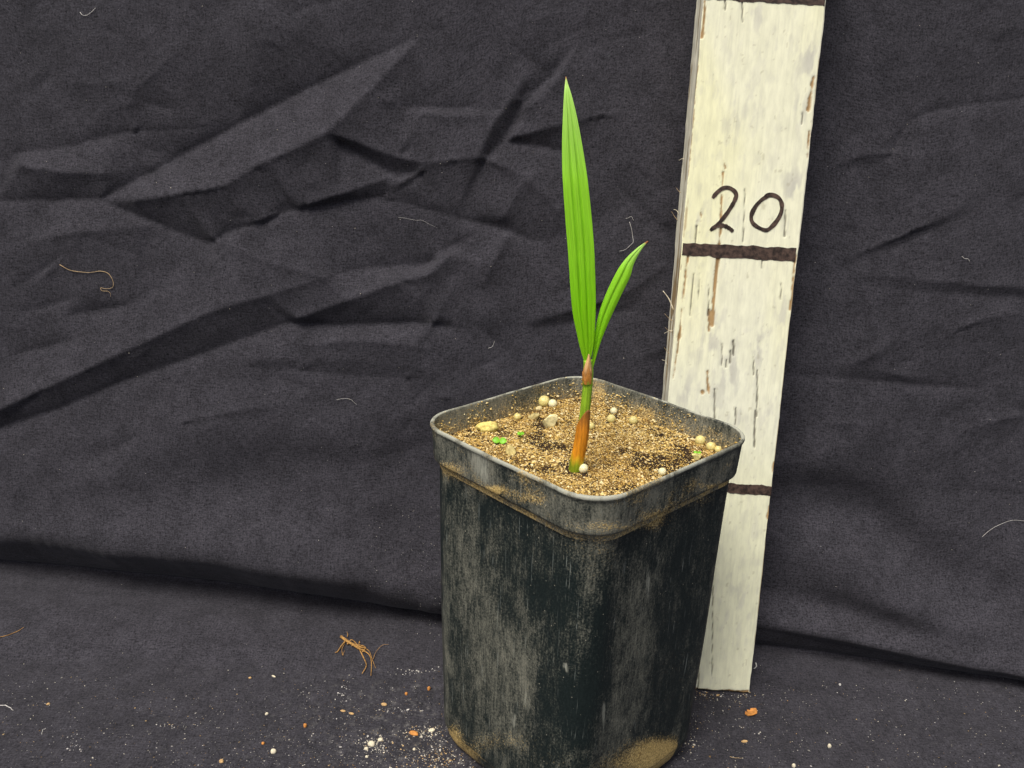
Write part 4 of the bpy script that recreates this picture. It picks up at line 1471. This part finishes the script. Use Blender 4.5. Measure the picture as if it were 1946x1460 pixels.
CR = 'crumbs on the floor cloth'
CRUMBS = [
    (815, 1311, 8, M_ORANGE, 'orange brown crumb right beside the left wall of the pot', 'crumb', (.8, .8, 1.2)),
    (772, 1320, 7, M_ORANGE, 'small orange crumb left of the one beside the pot wall', 'crumb', (.8, .8, 1)),
    (730, 1340, 10, M_TANBIT, 'bent tan crumb on the floor below the root tangle', 'crumb', (1.2, .8, .6)),
    (652, 1352, 8, M_TANBIT, 'seed shaped tan crumb, left one of a close pair below the roots', 'crumb', (1.3, .6, .5)),
    (668, 1357, 8, M_TANBIT, 'seed shaped tan crumb, right one of a close pair below the roots', 'crumb', (1.4, .6, .5)),
    (520, 1430, 11, M_CRUMB, 'round cream bead near the bottom edge, left of the crumb heap', 'bead', (1, 1, .9)),
    (421, 1448, 9, M_TANBIT, 'tan crumb at the bottom edge of the floor, left of the cream bead', 'crumb', (1.1, .9, .8)),
    (500, 1414, 6, M_ORANGE, 'tiny orange crumb just above the round cream bead', 'crumb', (1, 1, 1)),
    (580, 1381, 8, M_ORANGE, 'orange crumb midway between the cream bead and the seed pair', 'crumb', (.9, .9, 1.2)),
    (507, 1358, 7, M_CRUMB, 'pale crumb on the floor at left centre', 'crumb', (1, .7, .8)),
    (92, 1339, 7, M_TANBIT, 'tan crumb on the floor near the left edge', 'crumb', (1, .7, .6)),
    (475, 1289, 6, M_TANBIT, 'tan crumb far back on the floor, left of the roots', 'crumb', (1, .7, .6)),
    (520, 1286, 7, M_CRUMB, 'pale chip far back on the floor beside the tan crumb', 'crumb', (1.4, .5, .5)),
    (1415, 1410, 10, M_TANBIT, 'seed shaped tan crumb in front of the stake, below the orange flake', 'crumb', (1.3, .6, .5)),
    (1576, 1420, 9, M_CRUMB, 'cream and orange crumb alone on the right side of the floor', 'crumb', (.8, .8, 1.1)),
    (1508, 1457, 9, M_CRUMB, 'white crumb at the bottom edge right of the pot', 'crumb', (.8, .8, 1)),
    (1596, 1302, 6, M_WHITE, 'white crumb near the dark fold on the right', 'crumb', (.8, .8, .8)),
    (706, 1416, 13, M_CRUMB, 'biggest white lump in the crumb heap left of the pot', 'crumb', (1.1, .9, .8)),
    (723, 1407, 9, M_CRUMB, 'white lump at the upper right of the crumb heap', 'crumb', (1.2, .9, .7)),
    (696, 1424, 8, M_CRUMB, 'white lump at the lower left of the crumb heap', 'crumb', (1.1, .9, .8)),
    (786, 1395, 14, M_ORANGE, 'orange sandy lump against the foot of the pot', 'crumb', (1.4, .8, .6)),
    (820, 1389, 10, M_CRUMB, 'cream sandy lump next to the orange one at the pot foot', 'crumb', (1.4, .8, .6)),
    (787, 1425, 6, M_CRUMB, 'little cream crumb between the heap and the pot', 'crumb', (1, .9, .8)),
    (697, 1439, 6, M_CRUMB, 'cream crumb just below the crumb heap', 'crumb', (1, .9, .7)),
]
for i, (x, y, dpx, m_, lab, cat, st) in enumerate(CRUMBS):
    p = hit(x, y, BV)
    r = dpx / 2 * ((p - CAM) @ FW) / FPX
    v, f = blob_mesh(p + np.array([0, 0, r * .5 * st[2]]), r, i + 2, .2, 1.0, (10, 14), st, rng.rand() * 1.2 - .6)
    tag(mesh('bead' if cat == 'bead' else 'crumb', v, f, m_, None, p), lab, cat, CR)

# sand and lint specks: nobody could count them
SP, SR, SC = [], [], []
pal2 = np.array([[.55, .53, .48], [.66, .62, .50], [.50, .36, .18], [.42, .26, .10], [.62, .60, .56]])


def speck(px, py, r, c, off=.3):
    p = hit(px, py, BV, r * off)
    if p is not None:
        SP.append(p); SR.append(r); SC.append(c)


k = 0
while k < 4300:                                           # floor, thicker near the pot
    x, y = rng.rand() * 2100 - 80, 1260 + rng.rand() * 330
    w = .20 + 1.0 * math.exp(-((x - 780) / 150) ** 2 - ((y - 1420) / 90) ** 2) + .35 * math.exp(-((x - 600) / 300) ** 2 - ((y - 1440) / 120) ** 2) + .55 * math.exp(-((x - 1360) / 110) ** 2 - ((y - 1360) / 70) ** 2)
    w *= sst(1255, 1320, y)
    if rng.rand() < w:
        ci = rng.choice(5, p=[.36, .26, .16, .08, .14])
        speck(x, y, math.exp(rng.normal(math.log(.0155), .40)), pal2[ci] * (.35 + .6 * rng.rand()))
        k += 1
for _ in range(520):                                      # lint on the hanging cloth
    x, y = rng.rand() * 1960 - 10, rng.rand() * 1260
    speck(x, y, math.exp(rng.normal(math.log(.013), .35)), pal2[rng.choice([0, 1, 4])] * (.35 + .6 * rng.rand()))
for _ in range(150):                                      # more next to the pot
    speck(700 + rng.rand() * 140, 960 + rng.rand() * 260, math.exp(rng.normal(math.log(.013), .3)), pal2[0] * (.5 + .5 * rng.rand()))
for cx_, cy_, sx_, sy_, nn_, cols_ in ((710, 1415, 16, 9, 190, (0, 1, 1)), (805, 1393, 26, 6, 190, (1, 2, 1)), (840, 1445, 26, 14, 260, (2, 3, 1)), (800, 1430, 40, 18, 160, (1, 2, 0)),
                                       (330, 1378, 22, 3, 40, (2, 1, 0)), (1335, 1322, 18, 4, 90, (2, 3, 1)), (1400, 1325, 26, 5, 50, (1, 2, 0)), (790, 1278, 26, 4, 60, (0, 0, 4)), (770, 1350, 24, 3, 40, (0, 4, 4)),
                                       (655, 1320, 6, 14, 50, (4, 4, 0)), (135, 1415, 12, 8, 40, (0, 4, 4)), (1310, 1400, 8, 22, 60, (1, 1, 2))):
    for _ in range(int(nn_ * .65)):
        speck(cx_ + rng.randn() * sx_, cy_ + rng.randn() * sy_, math.exp(rng.normal(math.log(.018), .45)), pal2[rng.choice(cols_)] * (.8 + .4 * rng.rand()))
o = grains('scattered_sand', np.array(SP), np.array(SR), np.array(SC), M_GRAIN, flat=.6, seed=8)
tag(o, 'fine pale sand and lint specks scattered over the black cloth', None, None, 'stuff')
